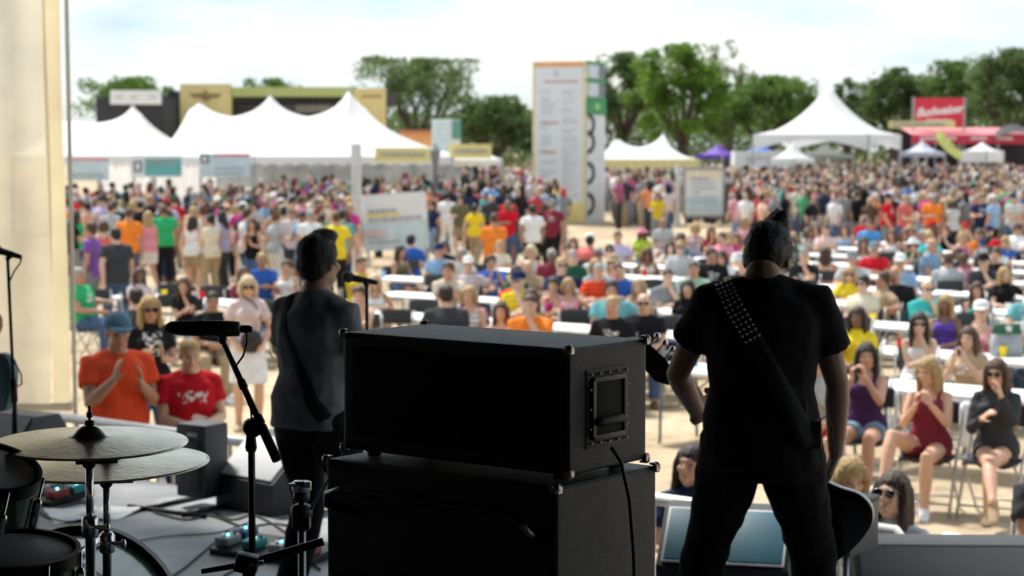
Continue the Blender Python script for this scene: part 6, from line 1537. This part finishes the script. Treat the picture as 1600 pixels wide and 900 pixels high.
def near_taken(p, r=.55):
    gx, gy = int(p.x // 1), int(p.y // 1)
    for i in (-1, 0, 1):
        for j in (-1, 0, 1):
            for q in grid_.get((gx + i, gy + j), ()):
                if (q - p).length < r: return True
    return False
def mark(p): grid_.setdefault((int(p.x // 1), int(p.y // 1)), []).append(p)
for q in taken: mark(q)
n_ind = len(SPEC)
for Y, u, p in cand:
    if near_taken(p, .5 if u > 1120 else .62): continue
    mark(p)
    fem, top, hair, hc, hat, hatc, gl = rand_look(rq)
    back = rq.random() < (.55 if u < 1100 else .35); off = rq.uniform(-70, 70) + (180 if back else 0)
    if len(SPEC) < LIM - len(PEOPLE): add_person(p, facing(p, off), rq.choice(STANDING), fem, top, hair, hc, hat, hatc, gl, False, back=back, rr=rq)
    else: CROWD.append((p, facing(p, off), fem, top, hc, hat, hatc))
# ------------------------------------------------------------------ labels that single each one out
def place_words(s):
    u, v = proj(s['loc'] + Vector((0, 0, 1)))
    if s['seated']:
        k, d = row_of(s['loc']); return f'{ordinal(k)} table row'
    if u < 300: return 'near the scrim'
    if u < 560: return 'before the long tent'
    if u < 690: return 'behind the slung banner'
    if u < 850: return 'left of the tower'
    if u < 1060: return 'right of the tower'
    if u < 1180: return 'near the poster board'
    if u < 1430: return 'below the marquee'
    return 'before the red bar'
def words(s, level):
    top = s['top']; g = 'top' if s['fem'] else 'shirt'; sit = 'seated' if s['seated'] else 'standing'
    hw = f"{s['hatc']} {lbl_hat(s['hat'])}" if s['hat'] else ('bald head' if s['hair'] == 'bald' else f"{s['hairc']} {'long ' if s['hair'] in ('long', 'wavy') else ''}hair")
    pw = {'sit_lap': 'hands in lap', 'sit_table': 'hands on table', 'sit_clap': 'clapping', 'sit_chin': 'hand at chin', 'sit_cross': 'legs crossed', 'sit_back': 'leaning back', 'stand': 'arms down', 'phone': 'one hand raised', 'cross': 'arms folded', 'hips': 'hand on hip', 'walk': 'walking', 'clap': 'clapping'}[s['pose']]
    pl = place_words(s); bk = ', back turned' if s['back'] else ''
    if level == 0: return f"{sit} person in {top} {g} with {hw}, {pl}"
    if level == 1: return f"person in {top} {g}, {hw}, {pw}{bk}, {pl}"
    nb = sorted((q for q in SPEC if q is not s), key=lambda q: (q['loc'] - s['loc']).length)[0]
    if level == 2: return f"person in {top} {g}, {hw}, {pl}, next to {nb['top']}"
    nb2 = sorted((q for q in SPEC if q is not s), key=lambda q: (q['loc'] - s['loc']).length)[1]
    return f"person in {top} {g}, {pl}, by {nb['top']} and {nb2['top']}"
lab = {}
for lev in range(4):
    todo = [i for i in range(len(SPEC)) if i not in lab]
    w_ = {i: words(SPEC[i], lev) for i in todo}; cnt = {}
    for i in todo: cnt[w_[i]] = cnt.get(w_[i], 0) + 1
    vals = set(lab.values())
    for i in todo:
        if (cnt[w_[i]] == 1 and w_[i] not in vals) or lev == 3: lab[i] = w_[i]
for i in lab:
    if len(lab[i].split()) > 16: lab[i] = ' '.join(lab[i].replace(' long hair', ' hair').replace(', back turned', '').split()[:16]).rstrip(',')
for i, s in enumerate(SPEC):
    rr = random.Random(i * 7 + 1)
    pr = variety(s['pose'], s['fem'], rr)
    bc = rr.choice(['denim', 'denim', 'light denim', 'black', 'khaki', 'charcoal', 'navy', 'white', 'grey'])
    spawn(pr, s['loc'], s['rz'], s['h'], lab[i], skin=rr.choice([0, 0, 1, 1, 2, 4, 4, 3, 5] if i % 3 else [0, 1, 2, 4]), top=s['top'], bottom=bc, hair=s['hair'], hairc=s['hairc'], hat=s['hat'], hatc=s['hatc'], glasses=s['gl'],
          shoes=rr.choice(['white', 'black', 'brown', 'grey']), group='audience at the tables' if s['seated'] else 'standing crowd', wide=rr.uniform(.96, 1.06))
    if s['seated']: put_chair(s['loc'], s['rz'], 'folding chair under the ' + ' '.join(lab[i].replace('seated ', '').split()[:12]))
fc = {}
for p, side, ti, ta in FREE:
    k, d = row_of(p); p = Vector(p); w = f"empty folding chair, {'left' if ta < -.3 else 'right' if ta > .3 else 'middle'} seat, {'stage' if side < 0 else 'far'} side of {ordinal(ti)} table in {ordinal(k)} row"
    put_chair(p, facing(p, rq.uniform(-25, 25)), w)
# ------------------------------------------------------------------ the far crowd, beyond counting
def crowd():
    mbs = []
    def tmpl(fem):
        mb = MB()
        mb.loft([(0, 0, .02), (0, 0, .5), (0, 0, .93)], [(.13, .09), (.14, .1), (.165, .12)], 8, mi=0)
        mb.loft([(0, 0, .90), (0, 0, 1.1), (0, 0, 1.32), (0, 0, 1.44), (0, 0, 1.5)], [(.17, .12), (.15, .11), (.2, .12), (.17, .1), (.06, .06)], 8, mi=1)
        for s in (-1, 1):
            mb.loft([(s * .19, 0, 1.42), (s * .24, .02, 1.2)], [.058, .055], 6, mi=1); mb.loft([(s * .24, .02, 1.22), (s * .25, -.06, 1.0), (s * .23, -.12, .86)], [.042, .036, .03], 6, mi=2)
        mb.ell((0, -.015, 1.6), (.073, .09, .115), n=8, k=6, mi=2); mb.ell((0, .02, 1.64), (.082, .09, .09), n=8, k=6, mi=3)
        if fem: mb.loft([(0, .05, 1.64), (0, .07, 1.5), (0, .07, 1.38)], [(.085, .05), (.09, .04), (.06, .02)], 8, mi=3)
        v = np.array(mb.v); lab_ = np.zeros(len(v), int)
        for f, m in zip(mb.f, mb.m):
            for i in f: lab_[i] = m
        return v, mb.f, lab_
    T = [tmpl(0), tmpl(1)]; V, Fc, Cc = [], [], []; off = 0; rr = random.Random(9)
    for p, rz, fem, top, hc, hat, hatc in CROWD:
        v, f, lb_ = T[fem]; k = rr.uniform(.94, 1.08); c, s = math.cos(rz), math.sin(rz)
        q = v.copy() * k * np.array([rr.uniform(.95, 1.15), 1, 1]); q = np.stack([q[:, 0] * c - q[:, 1] * s + p.x, q[:, 0] * s + q[:, 1] * c + p.y, q[:, 2] + p.z], 1)
        cols = np.array([COLS[rr.choice(['denim', 'black', 'khaki', 'charcoal', 'light denim'])], COLS[top], SKIN[rr.choice([0, 0, 1, 1, 2, 3, 4, 5])], COLS[hatc] if hat else HAIRC[hc]])[lb_]
        V.append(q); Cc.append(cols); Fc += [tuple(i + off for i in ff) for ff in f]; off += len(q)
    me = bpy.data.meshes.new('crowd'); me.from_pydata(np.concatenate(V).tolist(), [], Fc); me.polygons.foreach_set('use_smooth', [True] * len(Fc))
    a = me.attributes.new('tone', 'FLOAT_COLOR', 'POINT'); cc = np.concatenate(Cc); cc = cc * .72 + .28 * cc.mean(1, keepdims=True); a.data.foreach_set('color', np.concatenate([cc, np.ones((len(cc), 1))], 1).astype(np.float32).ravel())
    m = bpy.data.materials.new('crowd_cloth'); m.use_nodes = True; t = m.node_tree; b = t.nodes['Principled BSDF']; b.inputs['Roughness'].default_value = .85; b.inputs['Specular IOR Level'].default_value = .2
    n = N(t, 'ShaderNodeAttribute', attribute_name='tone'); t.links.new(n.outputs['Color'], b.inputs['Base Color'])
    o = link('far_crowd', me, m); tag(o, 'dense far crowd of standing people below the tents', 'crowd', kind='stuff')
crowd()
# ------------------------------------------------------------------ small things on the tables
def cup_mesh():
    mb = MB(); mb.lathe([(.030, 0), (.032, .004), (.044, .115), (.046, .118), (.042, .116), (.030, .01)], (0, 0, 0), 14); me = mb.mesh('cup', True); me.materials.append(M_CLOTH); return me
CUP = cup_mesh(); rc = random.Random(21)
for (tx, ty, k, i) in TABLES:
    for side in ('left', 'right'):
        if rc.random() < .5:
            p = Vector((tx, ty, gz(ty) + .748)) + DV * ((-1 if side == 'left' else 1) * rc.uniform(.25, 1.0)) + NV * rc.uniform(-.25, .25); cn = rc.choice(['white', 'red', 'white', 'light blue', 'yellow'])
            o = link('drink_cup', CUP); o.location = p; o.color = (*COLS[cn], 1)
            tag(o, f'{cn} plastic cup on the {side} half of {ordinal(i)} table, {ordinal(k)} row', 'cup', 'cups on the tables')
def tote():
    p = on(1572, 556, .75); r = empty('tote_bag', p, R(12), 'grey tote bag with dark green star-printed top on the second-row table', 'bag')
    mb = MB(); mb.loft([(0, 0, 0), (0, 0, .12), (0, 0, .24)], [(.17, .08), (.17, .085), (.165, .06)], 16, axes=(Vector((1, 0, 0)), Vector((0, 1, 0))), e=.6); mb.build('bag_body', mat('tote_grey', (.30, .32, .34), .8), r, smooth=True)
    mb = MB(); mb.loft([(0, 0, .235), (0, 0, .34)], [(.166, .062), (.15, .03)], 16, axes=(Vector((1, 0, 0)), Vector((0, 1, 0))), e=.6); mb.build('bag_top', mat('tote_green', (.02, .09, .05), .8), r, smooth=True)
    mb = MB(); mb.prism([((.05 if j % 2 == 0 else .022) * math.sin(j * math.pi / 5), (.05 if j % 2 == 0 else .022) * math.cos(j * math.pi / 5)) for j in range(10)], Matrix.Translation((0, -.05, .29)) @ Matrix.Rotation(R(75), 4, 'X'), .012); mb.build('star_print', mat('star_white', (.7, .7, .7), .7), r)
tote()
print('SEATED', N_SEATED, 'SPEC', len(SPEC), 'CROWD', len(CROWD), 'FREE', len(FREE), 'TABLES', len(TABLES), 'PROTO', len(PROTO))
